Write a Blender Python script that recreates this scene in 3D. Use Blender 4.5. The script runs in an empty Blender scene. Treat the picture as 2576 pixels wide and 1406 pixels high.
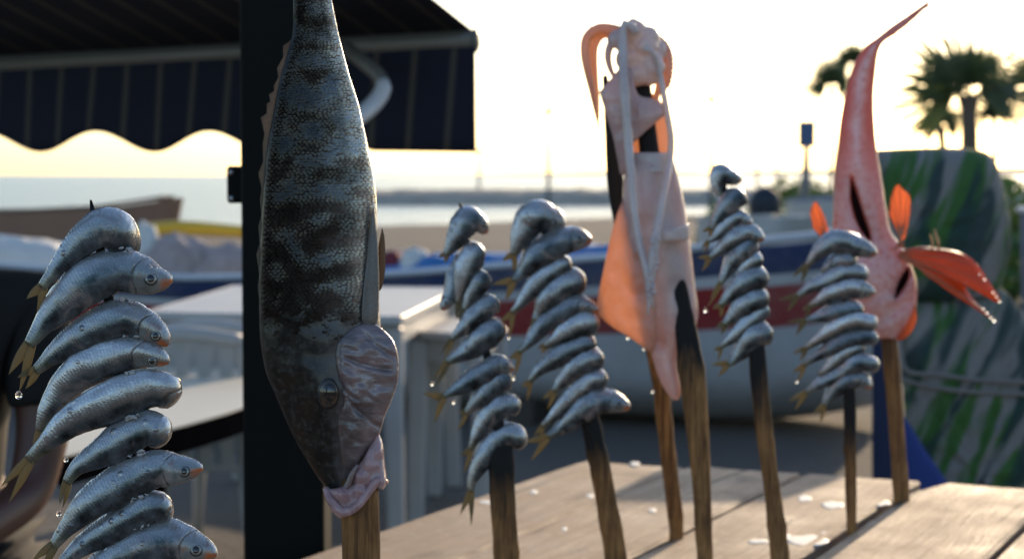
import bpy, bmesh, math, random
import numpy as np
from mathutils import Vector, noise as mnoise
random.seed(7)
rad = math.radians
SC = bpy.context.scene
COL = SC.collection
# ------------------------------------------------------------------ camera
FPX, HOR, CH = 4800.0, 440.0, 1.45        # focal length in reading pixels (2576 wide), horizon row, eye height
TH = math.atan((703 - HOR) / FPX)
CT, ST = math.cos(TH), math.sin(TH)
cam_d = bpy.data.cameras.new('camera'); cam = bpy.data.objects.new('camera', cam_d); COL.objects.link(cam)
cam.location = (0, 0, CH); cam.rotation_euler = (math.pi / 2 - TH, 0, 0)
cam_d.sensor_width = 36; cam_d.lens = 36 * FPX / 2576; cam_d.clip_start = .05; cam_d.clip_end = 60000
cam_d.dof.use_dof = True; cam_d.dof.focus_distance = 1.56; cam_d.dof.aperture_fstop = 8.8
SC.camera = cam
# ------------------------------------------------------------------ world, sun, exposure
SUN_AZ, SUN_EL = 23.0, 16.0
W = bpy.data.worlds.new('World'); SC.world = W; W.use_nodes = True
wn = W.node_tree.nodes; sky = wn.new('ShaderNodeTexSky'); sky.sky_type = 'NISHITA'; sky.sun_disc = False
sky.sun_elevation = rad(SUN_EL); sky.sun_rotation = rad(SUN_AZ); sky.dust_density = 1.0; sky.air_density = 1.0; sky.ozone_density = 2.0
W.node_tree.links.new(sky.outputs[0], wn['Background'].inputs[0]); wn['Background'].inputs[1].default_value = .15
sl = bpy.data.lights.new('sun', 'SUN'); sun = bpy.data.objects.new('sun', sl); COL.objects.link(sun)
sl.energy = 3.8; sl.angle = rad(.6); sl.color = (1, .76, .5)
sd = Vector((math.sin(rad(SUN_AZ)) * math.cos(rad(SUN_EL)), math.cos(rad(SUN_AZ)) * math.cos(rad(SUN_EL)), math.sin(rad(SUN_EL))))
sun.rotation_euler = (-sd).to_track_quat('-Z', 'Y').to_euler(); sun.location = (8, 20, 8)
vs = SC.view_settings; vs.view_transform = 'Standard'; vs.look = 'None'; vs.exposure = 0.56; vs.gamma = 1; vs.use_curve_mapping = False
SC.render.engine = 'CYCLES'; SC.cycles.use_denoising = True; SC.cycles.max_bounces = 8
SC.cycles.sample_clamp_indirect = 6

# ------------------------------------------------------------------ projection helpers
def P(x, y, z):
    a = (x - 1288) / FPX; b = -(y - 703) / FPX
    return Vector((a * z, (CT + b * ST) * z, CH + (-ST + b * CT) * z))
def G(x, y, h=0.0):
    a = (x - 1288) / FPX; b = -(y - 703) / FPX
    t = (h - CH) / (-ST + b * CT)
    return Vector((a * t, (CT + b * ST) * t, h))
VIEW = Vector((0, CT, -ST)); UPV = Vector((0, ST, CT)); RIGHT = Vector((1, 0, 0))

# ------------------------------------------------------------------ object helpers
WORLD = {}
def mk(name, verts, faces, mat, parent=None, uvs=None, smooth=True, label=None, cat=None, group=None, kind=None, origin=None, up=False):
    verts = [Vector(v) for v in verts]
    if origin is None:
        lo = [min(v[i] for v in verts) for i in range(3)]; hi = [max(v[i] for v in verts) for i in range(3)]
        origin = Vector(((lo[0] + hi[0]) / 2, (lo[1] + hi[1]) / 2, lo[2]))
    me = bpy.data.meshes.new(name)
    me.from_pydata([tuple(v - origin) for v in verts], [], faces); me.update()
    bm = bmesh.new(); bm.from_mesh(me); bmesh.ops.recalc_face_normals(bm, faces=bm.faces)
    if up and sum(f.normal.z * f.calc_area() for f in bm.faces) < 0: bmesh.ops.reverse_faces(bm, faces=bm.faces)
    bm.to_mesh(me); bm.free()
    if uvs is not None:
        ul = me.uv_layers.new(name='UVMap')
        li = np.empty(len(me.loops), dtype=np.int32); me.loops.foreach_get('vertex_index', li)
        ul.data.foreach_set('uv', np.asarray(uvs, dtype=np.float32)[li].ravel())
    if smooth: me.polygons.foreach_set('use_smooth', [True] * len(me.polygons))
    if mat: me.materials.append(mat)
    o = bpy.data.objects.new(name, me); COL.objects.link(o)
    place(o, origin, parent); tag(o, label, cat, group, kind)
    return o
def place(o, origin, parent):
    if parent: o.parent = parent; o.location = origin - WORLD[parent.name]
    else: o.location = origin
    WORLD[o.name] = Vector(origin)
def tag(o, label=None, cat=None, group=None, kind=None):
    if label: o['label'] = label
    if cat: o['category'] = cat
    if group: o['group'] = group
    if kind: o['kind'] = kind
def empty(name, loc, label, cat, group=None):
    o = bpy.data.objects.new(name, None); COL.objects.link(o); o.empty_display_size = .05
    place(o, Vector(loc), None); tag(o, label, cat, group); return o
def crom(pts, n):
    """Catmull-Rom samples of a list of equal-length tuples, by arc length"""
    p = np.array([tuple(q) for q in pts], float)
    p = np.vstack([2 * p[0] - p[1], p, 2 * p[-1] - p[-2]]); out = []
    for i in range(1, len(p) - 2):
        for k in range(16):
            t = k / 16
            out.append(.5 * (2 * p[i] + (p[i + 1] - p[i - 1]) * t + (2 * p[i - 1] - 5 * p[i] + 4 * p[i + 1] - p[i + 2]) * t * t + (-p[i - 1] + 3 * p[i] - 3 * p[i + 1] + p[i + 2]) * t ** 3))
    out.append(p[-2]); out = np.array(out)
    d = np.r_[0, np.cumsum(np.linalg.norm(np.diff(out[:, :min(3, out.shape[1])], axis=0), axis=1))]
    u = np.linspace(0, d[-1], n)
    return np.stack([np.interp(u, d, out[:, j]) for j in range(out.shape[1])], 1)
def frames(C, up0):
    T = [(C[min(i + 1, len(C) - 1)] - C[max(i - 1, 0)]).normalized() for i in range(len(C))]
    U = []; u = up0
    for t in T:
        u = (u - t * u.dot(t)).normalized(); U.append(u)
    return T, U
def grid_faces(nr, nc, wrap=True, cap0=True, cap1=True):
    f = []
    for i in range(nr - 1):
        for j in range(nc if wrap else nc - 1):
            k = (j + 1) % nc
            f.append((i * nc + j, i * nc + k, (i + 1) * nc + k, (i + 1) * nc + j))
    if cap0: f.append(tuple(range(nc - 1, -1, -1)))
    if cap1: f.append(tuple((nr - 1) * nc + j for j in range(nc)))
    return f
def tube_geo(pts, radii, m=10, up=None, flat=1.0):
    C = [Vector(p) for p in pts]
    t0 = (C[1] - C[0]).normalized()
    up = up or (Vector((0, 0, 1)) if abs(t0.z) < .9 else Vector((0, 1, 0)))
    T, U = frames(C, up); V = []; uv = []
    for i, c in enumerate(C):
        b = T[i].cross(U[i])
        for j in range(m):
            a = 2 * math.pi * j / m
            V.append(c + U[i] * (math.cos(a) * radii[i] * flat) + b * (math.sin(a) * radii[i])); uv.append((i / (len(C) - 1), j / m))
    return V, grid_faces(len(C), m), uv
def tube(name, pts, r, mat, parent=None, m=10, n=None, flat=1.0, up=None, **kw):
    """pts: 3D points; r: radius or list"""
    if not isinstance(r, (list, tuple)): r = [r] * len(pts)
    if n:
        q = crom([tuple(p) + (rr,) for p, rr in zip(pts, r)], n); pts = [Vector(x[:3]) for x in q]; r = [x[3] for x in q]
    V, F, uv = tube_geo(pts, list(r), m, up, flat)
    return mk(name, V, F, mat, parent, uv, **kw)
def sheet(nu, nv, V, off):
    n = len(V); F = grid_faces(nu, nv, False, False, False); F = F + [tuple(reversed([k + n for k in f])) for f in F]
    per = [i * nv for i in range(nu)] + [(nu - 1) * nv + j for j in range(1, nv)] + [i * nv + nv - 1 for i in range(nu - 2, -1, -1)] + [j for j in range(nv - 2, 0, -1)]
    for a, b in zip(per, per[1:] + per[:1]): F.append((a, b, b + n, a + n))
    return V + [v + off for v in V], F
def merge(geos):
    V = []; F = []; U = []
    for g in geos:
        k = len(V); V += list(g[0]); F += [tuple(i + k for i in f) for f in g[1]]
        U += list(g[2]) if len(g) > 2 and g[2] is not None else [(0, 0)] * len(g[0])
    return V, F, U
def box_geo(c, sx, sy, sz, ax=Vector((1, 0, 0)), ay=Vector((0, 1, 0)), az=Vector((0, 0, 1)), bev=0.0):
    c = Vector(c)
    if bev <= 0:
        V = [c + ax * (sx * i) + ay * (sy * j) + az * (sz * k) for k in (-.5, .5) for j in (-.5, .5) for i in (-.5, .5)]
        F = [(0, 2, 3, 1), (4, 5, 7, 6), (0, 1, 5, 4), (2, 6, 7, 3), (0, 4, 6, 2), (1, 3, 7, 5)]
        return V, F, [(i % 2, (i // 2) % 2) for i in range(8)]
    # rounded-rectangle prism along az with bevelled ends
    V = []; uv = []; rings = [(-.5 * sz, bev), (-.5 * sz + bev, 0), (.5 * sz - bev, 0), (.5 * sz, bev)]
    for (h, ins) in rings:
        for (i, j) in ((1, 1), (-1, 1), (-1, -1), (1, -1)):
            for q in range(3):
                a = math.atan2(j, i) - math.pi / 4 + q * math.pi / 4
                V.append(c + ax * (i * (sx / 2 - bev) + math.cos(a) * (bev - ins * .7)) + ay * (j * (sy / 2 - bev) + math.sin(a) * (bev - ins * .7)) + az * h); uv.append((i * .5 + .5, j * .5 + .5))
    return V, grid_faces(4, 12), uv
def box(name, c, sx, sy, sz, mat, parent=None, ax=Vector((1, 0, 0)), ay=Vector((0, 1, 0)), az=Vector((0, 0, 1)), bev=0.0, **kw):
    V, F, U = box_geo(c, sx, sy, sz, ax, ay, az, bev)
    return mk(name, V, F, mat, parent, U, smooth=False, **kw)
def puff_geo(outline, z, front, back, rings=8, n=48, center=None, edge=.0012, zf=None, wob=0.0, seed=0):
    """closed pillow from an outline read off in pixels, at depth z; front/back bulge in metres"""
    o = crom(list(outline) + [outline[0]], n + 1)[:-1]
    c = np.array(center) if center else o.mean(0)
    V = []; uv = []
    lo = o.min(0); hi = o.max(0)
    for side in (0, 1):
        for k in range(rings + 1):
            r = 1 - k / rings
            prof = math.sqrt(max(0, 1 - r ** 2.4))
            for j in range(n):
                q = c + (o[j] - c) * r if k < rings else c + (o[j] - c) * .02
                zz = z + (zf(q[0], q[1]) if zf else 0)
                h = -(edge + front * prof) if side == 0 else (edge + back * prof)
                if wob: h += wob * mnoise.noise(Vector((q[0] / 28, q[1] / 28, seed + side * 9))) * min(1, prof * 2)
                V.append(P(q[0], q[1], zz + h)); uv.append(((q[0] - lo[0]) / (hi[0] - lo[0] + 1e-6), 1 - (q[1] - lo[1]) / (hi[1] - lo[1] + 1e-6)))
    R = rings + 1; F = []
    for i in range(R - 1):
        for j in range(n):
            k = (j + 1) % n
            F.append((i * n + j, (i + 1) * n + j, (i + 1) * n + k, i * n + k))
            b = R * n
            F.append((b + i * n + j, b + i * n + k, b + (i + 1) * n + k, b + (i + 1) * n + j))
    F.append(tuple((R - 1) * n + j for j in range(n))); F.append(tuple(R * n + (R - 1) * n + j for j in range(n - 1, -1, -1)))
    for j in range(n):
        k = (j + 1) % n; F.append((j, k, R * n + k, R * n + j))
    return V, F, uv
def puff(name, outline, z, front, back, mat, parent=None, rings=8, n=48, center=None, edge=.0012, zf=None, wob=0, seed=0, **kw):
    V, F, uv = puff_geo(outline, z, front, back, rings, n, center, edge, zf, wob, seed)
    return mk(name, V, F, mat, parent, uv, **kw)
def rows_geo(rows, z, depth, m=28, n=40, zf=None, fn=None):
    """loft from rows (y, left, right) in pixels; depth = thickness ratio"""
    q = crom([(r[0], r[1], r[2]) for r in rows], n)
    V = []; uv = []
    for i, (y, l, r) in enumerate(q):
        c = (l + r) / 2; a = (r - l) / 2; zz = z + (zf(y) if zf else 0)
        d = depth(i / (n - 1)) if callable(depth) else depth
        for j in range(m):
            t = 2 * math.pi * j / m
            px = c + a * math.cos(t); h = -math.sin(t) * a * zz / FPX * d
            if fn: h += fn(px, y, math.sin(t))
            V.append(P(px, y, zz + h)); uv.append((i / (n - 1), j / m))
    return V, grid_faces(n, m), uv
def ell_geo(c, rx, ry, rz, m=14, n=9, ax=RIGHT, ay=Vector((0, 1, 0)), az=Vector((0, 0, 1))):
    V = []; uv = []; c = Vector(c)
    for i in range(n):
        p = math.pi * (i + .02) / (n - 1 + .04)
        for j in range(m):
            a = 2 * math.pi * j / m
            V.append(c + ax * (rx * math.sin(p) * math.cos(a)) + ay * (ry * math.sin(p) * math.sin(a)) + az * (rz * math.cos(p))); uv.append((j / m, i / (n - 1)))
    F = [tuple(reversed(f)) for f in grid_faces(n, m)]
    return V, F, uv
def heap(name, c, rx, ry, rz, mat, parent=None, amp=.25, freq=2.2, seed=0, m=36, n=16, **kw):
    """lumpy mound standing on c"""
    V = []; uv = []; c = Vector(c)
    for i in range(n):
        p = math.pi / 2 * (1 - i / (n - 1)) if i < n - 1 else 0.02
        for j in range(m):
            a = 2 * math.pi * j / m
            d = Vector((math.sin(p) * math.cos(a), math.sin(p) * math.sin(a), math.cos(p)))
            k = 1 + amp * mnoise.noise(d * freq + Vector((seed * 3.1, seed * 1.7, 0))) + amp * .5 * mnoise.noise(d * freq * 2.7 + Vector((seed, 0, seed * 5)))
            dz_ = max(0, d.z) ** .62; V.append(c + Vector((d.x * rx * k * 1.05, d.y * ry * k, dz_ * rz * k))); uv.append((j / m, i / n))
    return mk(name, V, grid_faces(n, m), mat, parent, uv, **kw)

# ------------------------------------------------------------------ materials
class NT:
    def __init__(s, name):
        s.m = bpy.data.materials.new(name); s.m.use_nodes = True; s.t = s.m.node_tree; s.n = s.t.nodes; s.b = s.n['Principled BSDF']; s.out = s.n['Material Output']
    def l(s, a, b): s.t.links.new(a, b)
    def node(s, t, **kw):
        x = s.n.new(t)
        for k, v in kw.items():
            if hasattr(x, k): setattr(x, k, v)
            else: x.inputs[k.replace('_', ' ').title()].default_value = v
        return x
    def co(s, which='Object'): return s.node('ShaderNodeTexCoord').outputs[which]
    def map(s, v, scale=(1, 1, 1), rot=(0, 0, 0), loc=(0, 0, 0)):
        x = s.n.new('ShaderNodeMapping'); x.inputs['Scale'].default_value = scale; x.inputs['Rotation'].default_value = rot; x.inputs['Location'].default_value = loc; s.l(v, x.inputs[0]); return x.outputs[0]
    def noise(s, v, scale, detail=3, rough=.55, dist=0):
        x = s.n.new('ShaderNodeTexNoise'); x.inputs['Scale'].default_value = scale; x.inputs['Detail'].default_value = detail; x.inputs['Roughness'].default_value = rough; x.inputs['Distortion'].default_value = dist; s.l(v, x.inputs['Vector']); return x.outputs['Fac']
    def voro(s, v, scale, feature='F1', out='Distance', rnd=1.0):
        x = s.n.new('ShaderNodeTexVoronoi'); x.feature = feature; x.inputs['Scale'].default_value = scale; x.inputs['Randomness'].default_value = rnd; s.l(v, x.inputs['Vector']); return x.outputs[out]
    def ramp(s, f, stops, interp='LINEAR'):
        x = s.n.new('ShaderNodeValToRGB'); x.color_ramp.interpolation = interp; e = x.color_ramp.elements
        while len(e) < len(stops): e.new(.5)
        for k, (p, c) in enumerate(stops):
            e[k].position = p; e[k].color = (c if isinstance(c, (tuple, list)) else (c, c, c)) + (() if not isinstance(c, (tuple, list)) or len(c) == 4 else (1,)) if isinstance(c, (tuple, list)) else (c, c, c, 1)
        s.l(f, x.inputs[0]); return x.outputs[0]
    def mix(s, f, a, b, mode='MIX'):
        x = s.n.new('ShaderNodeMix'); x.data_type = 'RGBA'; x.blend_type = mode
        for v, i in ((f, 0), (a, 6), (b, 7)):
            if hasattr(v, 'node'): s.l(v, x.inputs[i])
            else: x.inputs[i].default_value = v if i == 0 else tuple(v) + ((1,) if len(v) == 3 else ())
        return x.outputs[2]
    def math(s, op, a, b=0.0, clamp=False):
        x = s.n.new('ShaderNodeMath'); x.operation = op; x.use_clamp = clamp
        for i, v in enumerate((a, b)):
            if hasattr(v, 'node'): s.l(v, x.inputs[i])
            else: x.inputs[i].default_value = v
        return x.outputs[0]
    def sep(s, v):
        x = s.n.new('ShaderNodeSeparateXYZ'); s.l(v, x.inputs[0]); return x.outputs
    def comb(s, x_, y_, z_=0.0):
        x = s.n.new('ShaderNodeCombineXYZ')
        for i, v in enumerate((x_, y_, z_)):
            if hasattr(v, 'node'): s.l(v, x.inputs[i])
            else: x.inputs[i].default_value = v
        return x.outputs[0]
    def bump(s, h, strength, dist=.001, nrm=None):
        x = s.n.new('ShaderNodeBump'); x.inputs['Strength'].default_value = strength; x.inputs['Distance'].default_value = dist; s.l(h, x.inputs['Height'])
        if nrm: s.l(nrm, x.inputs['Normal'])
        return x.outputs[0]
    def set(s, **kw):
        names = dict(base='Base Color', rough='Roughness', metal='Metallic', normal='Normal', coat='Coat Weight', coat_rough='Coat Roughness', spec='Specular IOR Level', sss='Subsurface Weight', sssr='Subsurface Radius', ssss='Subsurface Scale', trans='Transmission Weight', ior='IOR', sheen='Sheen Weight', coat_normal='Coat Normal')
        for k, v in kw.items():
            i = s.b.inputs[names[k]]
            if hasattr(v, 'node'): s.l(v, i)
            else: i.default_value = tuple(v) + (1,) if k == 'base' else v
        return s
    def translucent(s, col, fac):
        t = s.n.new('ShaderNodeBsdfTranslucent'); mx = s.n.new('ShaderNodeMixShader')
        for v, i in ((col, t.inputs[0]),):
            if hasattr(v, 'node'): s.l(v, i)
            else: i.default_value = tuple(v) + (1,)
        if hasattr(fac, 'node'): s.l(fac, mx.inputs[0])
        else: mx.inputs[0].default_value = fac
        s.l(s.b.outputs[0], mx.inputs[1]); s.l(t.outputs[0], mx.inputs[2]); s.l(mx.outputs[0], s.out.inputs[0]); return s
def simple(name, c, rough=.5, metal=0, var=.15, scale=8, bump=.0, **kw):
    m = NT(name); co = m.co(); n = m.noise(co, scale, 5)
    m.set(base=m.mix(n, [x * (1 - var) for x in c], [min(1, x * (1 + var)) for x in c]), rough=rough, metal=metal, **kw)
    if bump: m.set(normal=m.bump(m.noise(co, scale * 4, 4), bump, .003))
    return m.m

def mat_sardine():
    m = NT('sardine_skin'); uv = m.co('UV'); co = m.co(); u, v, _ = m.sep(uv)
    ran = m.node('ShaderNodeObjectInfo').outputs['Random']
    off = m.n.new('ShaderNodeVectorMath'); off.operation = 'ADD'; m.l(co, off.inputs[0]); m.l(m.comb(m.math('MULTIPLY', ran, 9.0), ran, 0), off.inputs[1]); co = off.outputs[0]
    n1 = m.noise(co, 60, 4, .6); n2 = m.noise(co, 260, 3, .6)
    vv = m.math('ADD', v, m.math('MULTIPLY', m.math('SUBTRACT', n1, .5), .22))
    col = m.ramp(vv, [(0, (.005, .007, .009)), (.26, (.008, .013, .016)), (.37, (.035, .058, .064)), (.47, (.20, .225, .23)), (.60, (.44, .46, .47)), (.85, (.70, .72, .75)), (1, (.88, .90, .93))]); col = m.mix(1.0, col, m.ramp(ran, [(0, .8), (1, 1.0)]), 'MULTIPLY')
    col = m.mix(m.ramp(n1, [(.35, .0), (.72, .6)]), col, (.19, .205, .225)); col = m.mix(m.ramp(m.noise(co, 34, 3, .5, .8), [(.56, 0.0), (.66, .45)]), col, (.34, .27, .24))
    col = m.mix(m.ramp(m.voro(co, 150), [(.06, .85), (.16, 0.0)]), col, (.03, .04, .05)) if False else col
    # head: browner, orange mouth
    hd = m.ramp(u, [(.0, 1.0), (.2, .9), (.225, .0)])
    col = m.mix(m.math('MULTIPLY', hd, .45), col, (.33, .34, .32))
    mouth = m.math('MULTIPLY', m.ramp(u, [(.0, 1.0), (.04, 1.0), (.075, 0.0)]), m.ramp(v, [(.05, .3), (.2, 1.0), (.38, .7), (.5, 0.0)]))
    col = m.mix(mouth, col, (.50, .13, .03))
    col = m.mix(m.ramp(u, [(.86, 0.0), (1, .75)]), col, (.16, .15, .09))
    gl = m.math('ADD', u, m.math('MULTIPLY', m.math('POWER', m.math('SUBTRACT', v, .45), 2.0), .22))
    gln = m.math('MULTIPLY', m.ramp(gl, [(.212, 0.0), (.219, 1.0), (.229, 0.0)]), m.ramp(m.noise(co, 45, 2), [(.35, .2), (.65, .8)])); pgl = m.ramp(gl, [(.150, 0.0), (.156, .2), (.165, 0.0)])
    col = m.mix(m.math('MAXIMUM', gln, pgl), col, (.035, .035, .035))
    col = m.mix(m.math('MULTIPLY', hd, m.ramp(m.noise(co, 120, 3), [(.55, 0.0), (.68, .7)])), col, (.30, .16, .12))
    # fine upright skin striations following the muscle bands
    w = m.n.new('ShaderNodeTexWave'); w.wave_type = 'BANDS'; w.bands_direction = 'X'; w.inputs['Scale'].default_value = 17; w.inputs['Distortion'].default_value = 4; w.inputs['Detail'].default_value = 3; w.inputs['Detail Scale'].default_value = 2.2
    m.l(m.map(uv, (1, .6, 1)), w.inputs['Vector'])
    dimp = m.voro(co, 420, 'SMOOTH_F1')
    drops = m.ramp(m.voro(co, 95), [(.10, 1.0), (.27, 0.0)])
    dm = m.math('MULTIPLY', drops, m.ramp(m.noise(co, 30, 2), [(.5, 0.0), (.62, 1.0)]))
    b1 = m.bump(w.outputs['Fac'], .2, .0007); b2 = m.bump(dimp, .12, .0005, b1); b3 = m.bump(n1, .45, .0025, b2); b4 = m.bump(m.math('ADD', dm, m.math('MULTIPLY', gln, -1.5)), .9, .0012, b3)
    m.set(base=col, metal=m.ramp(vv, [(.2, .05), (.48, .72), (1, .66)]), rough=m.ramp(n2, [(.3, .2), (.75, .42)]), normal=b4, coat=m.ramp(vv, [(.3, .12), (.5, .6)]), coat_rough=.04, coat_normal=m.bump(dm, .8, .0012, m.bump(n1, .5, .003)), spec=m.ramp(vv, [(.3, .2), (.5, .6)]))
    return m.m
def mat_tail(name, c1, c2, tr, fac=.45):
    m = NT(name); uv = m.co('UV'); u, v, _ = m.sep(uv)
    st = m.noise(m.map(uv, (1.5, 26, 1)), 3, 3)
    col = m.mix(st, c1, c2)
    m.set(base=col, rough=.4, coat=.1, normal=m.bump(st, .6, .0008)).translucent(m.mix(st, [x * .6 for x in tr], tr), fac); return m.m
M = {}
M['sardine'] = mat_sardine()
M['tail'] = mat_tail('sardine_fin', (.11, .095, .045), (.25, .215, .115), (.52, .42, .20), .36)
M['eye'] = NT('fish_eye').set(base=(.26, .27, .25), rough=.2, metal=.4, coat=1.0).m
M['pupil'] = NT('fish_pupil').set(base=(.006, .007, .009), rough=.06, coat=1.0).m
M['eye_rim'] = NT('fish_eye_rim').set(base=(.03, .035, .04), rough=.2).m
M['water_drop'] = NT('water_drop').set(base=(1, 1, 1), rough=.0, trans=1.0, ior=1.33).m
M['flesh'] = simple('torn_fish_flesh', (.42, .40, .41), .3, 0, .3, 90, .4, sss=.2, ssss=.01)
def mat_cane():
    m = NT('charred_cane'); uv = m.co('UV'); u, v, _ = m.sep(uv); co = m.co()
    gr = m.noise(m.map(co, (190, 190, 5)), 1.0, 5, .65); big = m.noise(co, 16, 4)
    wood = m.mix(m.ramp(gr, [(.34, 0.0), (.66, 1.0)]), (.075, .030, .010), (.42, .21, .072))
    wood = m.mix(m.ramp(big, [(.45, 0.0), (.68, .7)]), wood, (.11, .05, .02))
    ch = m.math('ADD', u, m.math('MULTIPLY', m.math('SUBTRACT', m.noise(m.map(co, (60, 60, 12)), 1.0, 4), .5), .55))
    col = m.mix(m.ramp(ch, [(.54, 0.0), (.86, 1.0)]), wood, (.008, .007, .007))
    m.set(base=col, rough=.6, normal=m.bump(gr, .6, .002), spec=.25); return m.m
M['cane'] = mat_cane()

# ------------------------------------------------------------------ ground, beach, sea, sky
def smooth(a, b, x):
    t = min(1, max(0, (x - a) / (b - a))); return t * t * (3 - 2 * t)
S0 = Vector((-11.9, 58, 0)); SDIR = Vector((15.3, 19.8, 0)).normalized(); SN = Vector((-SDIR.y, SDIR.x, 0))   # shoreline
def ground_h(x, y):
    d = (Vector((x, y, 0)) - S0).dot(SN)
    d = max(d, (y - 150) * .5)
    return -2.2 * smooth(-9, 9, d) + .05 * mnoise.noise(Vector((x * .25, y * .25, 0))) * smooth(4, 14, y)
m = NT('beach_sand'); co = m.co(); n1 = m.noise(co, .5, 6, .6); n2 = m.noise(co, 14, 5, .7)
m.set(base=m.mix(n1, (.075, .066, .058), (.14, .122, .105)), rough=.9, normal=m.bump(n2, .7, .06)); M['sand'] = m.m
xs = list(np.linspace(-40, 60, 80)); ys = list(np.linspace(-30, 14, 16)) + list(np.linspace(16, 140, 90))
xs = [-9000, -900, -120] + xs + [120, 900, 9000]; ys = [-9000, -300] + ys + [400, 9000]
V = [(x, y, ground_h(x, y) if abs(x) < 100 and -50 < y < 200 else (-2.2 if (Vector((x, y, 0)) - S0).dot(SN) > 0 or y > 150 else 0)) for y in ys for x in xs]
mk('ground', V, grid_faces(len(ys), len(xs), False, False, False), M['sand'], kind='structure', origin=Vector((0, 0, 0)), up=True)
m = NT('sea_water'); co = m.co(); w1 = m.noise(m.map(co, (.35, .9, 1)), 1.0, 5, .6); w2 = m.noise(m.map(co, (.05, .12, 1)), 1.0, 4, .6)
m.set(base=(.025, .085, .115), rough=.22, spec=.5, ior=1.33, normal=m.bump(w1, .6, .5, m.bump(w2, .4, 2.0))); M['sea'] = m.m
q = [S0 + SDIR * a + SN * b for a, b in ((-14000, -14), (14000, -14), (14000, 16000), (-14000, 16000))]
mk('sea', [(p.x, p.y, -.3) for p in q], [(0, 1, 2, 3)], M['sea'], kind='structure', origin=Vector((0, 60, -.3)), up=True)
# breakwater of heaped stone running out from the beach
M['rock'] = simple('breakwater_rock', (.44, .38, .31), .9, 0, .3, .9, .5)
bw = Vector((-14, 112, 0)); bd = Vector((1, -.02, 0)); V = []; uv = []
nL, nC = 160, 9
for i in range(nL):
    s = i / (nL - 1) * 75
    for j in range(nC):
        a = j / (nC - 1) * 2 - 1
        p = bw + bd * s + Vector((0, a * 3.4, 0))
        k = mnoise.noise(Vector((s * .8, a * 3, 4))) * .08 + mnoise.noise(Vector((s * 2.2, a * 6, 1))) * .10
        e = min(1, s / 4)
        V.append((p.x, p.y + k * .5, -.6 + (1.22 * (1 - a * a * .9) + k * (1 - abs(a) * .5)) * e))
mk('breakwater', V, grid_faces(nL, nC, False, False, False), M['rock'], kind='structure', smooth=False, up=True)
# far coast hills
M['hill'] = simple('far_hills', (.22, .21, .20), 1, 0, .2, .002)
V = []
for i in range(90):
    x = -600 + i * 70; hh = (34 + 30 * mnoise.noise(Vector((i * .13, 2, 0))) + 10 * mnoise.noise(Vector((i * .5, 7, 0)))) * smooth(0, 25, i) * .55
    V += [(x, 6200, -2), (x, 6500, max(1, hh)), (x, 7500, max(1, hh * .9)), (x, 7700, -2)]
mk('hills', V, grid_faces(90, 4, False, False, False), M['hill'], kind='structure', up=True)

# ------------------------------------------------------------------ plank table
TT = .92; AD = rad(25); DD = Vector((math.sin(AD), math.cos(AD), 0)); DN = Vector((math.cos(AD), -math.sin(AD), 0)); ZZ = Vector((0, 0, 1))
def mat_plank():
    m = NT('weathered_plank'); uv = m.co('UV'); ran = m.node('ShaderNodeObjectInfo').outputs['Random']
    u, v, _ = m.sep(uv); uu = m.comb(m.math('ADD', u, m.math('MULTIPLY', ran, 7.0)), m.math('ADD', v, m.math('MULTIPLY', ran, 3.0)), 0)
    g = m.noise(m.map(uu, (3.0, 48, 1)), 1.0, 6, .65, 1.0); g2 = m.noise(m.map(uu, (9, 170, 1)), 1.0, 4, .7); b = m.noise(uu, 7, 5, .6)
    col = m.mix(g, (.21, .145, .10), (.48, .355, .26)); col = m.mix(m.ramp(b, [(.38, .5), (.6, 0.0)]), col, (.22, .155, .115))
    col = m.mix(m.ramp(m.noise(uu, 38, 3), [(.62, 0.0), (.74, .5)]), col, (.62, .55, .47))
    col = m.mix(m.ramp(m.noise(uu, 11, 4, .6, .6), [(.56, 0.0), (.70, .6)]), col, (.10, .07, .055)); col = m.mix(m.ramp(m.voro(uu, 70), [(.05, .7), (.10, 0.0)]), col, (.75, .70, .62))
    crack = m.ramp(m.noise(m.map(uu, (1.6, 42, 1)), 1.0, 3, .4), [(.66, 0.0), (.70, 1.0)])
    col = m.mix(crack, col, (.06, .045, .035))
    m.set(base=col, rough=m.ramp(b, [(.3, .55), (.7, .8)]), spec=.25, normal=m.bump(g2, .6, .003, m.bump(g, .7, .006, m.bump(crack, -.5, .003)))); return m.m
M['plank'] = mat_plank()
table = empty('plank_table', DD * 2 + DN * -.7, 'weathered wooden plank table holding the fish skewers in its gaps', 'table')
def tp(d, n, h): return DD * d + DN * n + ZZ * h
def plank(d0, d1, n0, n1, h=0.0, notch=0, warp=0.0, seed=0):
    th, bv = .034, .005; nl = 40; V = []; uv = []
    for i in range(nl):
        d = d0 + (d1 - d0) * i / (nl - 1)
        e = (n0 + (notch * smooth(d1 - .16, d1, d)), n1)
        w = .0022 * mnoise.noise(Vector((d * 7, n0 * 5, seed))); hh = TT + h + warp * smooth(d1 - .9, d1, d)
        endb = bv if i in (0, nl - 1) else 0
        a, b = e[0] + w, e[1] + .0018 * mnoise.noise(Vector((d * 6, n1 * 5, seed + 4)))
        for (n_, z_) in ((a, hh - bv - endb * .3), (a + bv, hh - endb * .5), (a + (b - a) * .25, hh - endb * .5 - .0008), (a + (b - a) * .5, hh - endb * .5 - .0014), (a + (b - a) * .75, hh - endb * .5 - .0008), (b - bv, hh - endb * .5), (b, hh - bv - endb * .3), (b, hh - th), (a, hh - th)):
            V.append(tp(d, n_, z_)); uv.append((d, n_ + seed))
    mk('plank', V, [tuple(reversed(f)) for f in grid_faces(nl, 9)], M['plank'], table, uv, smooth=False)
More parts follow.
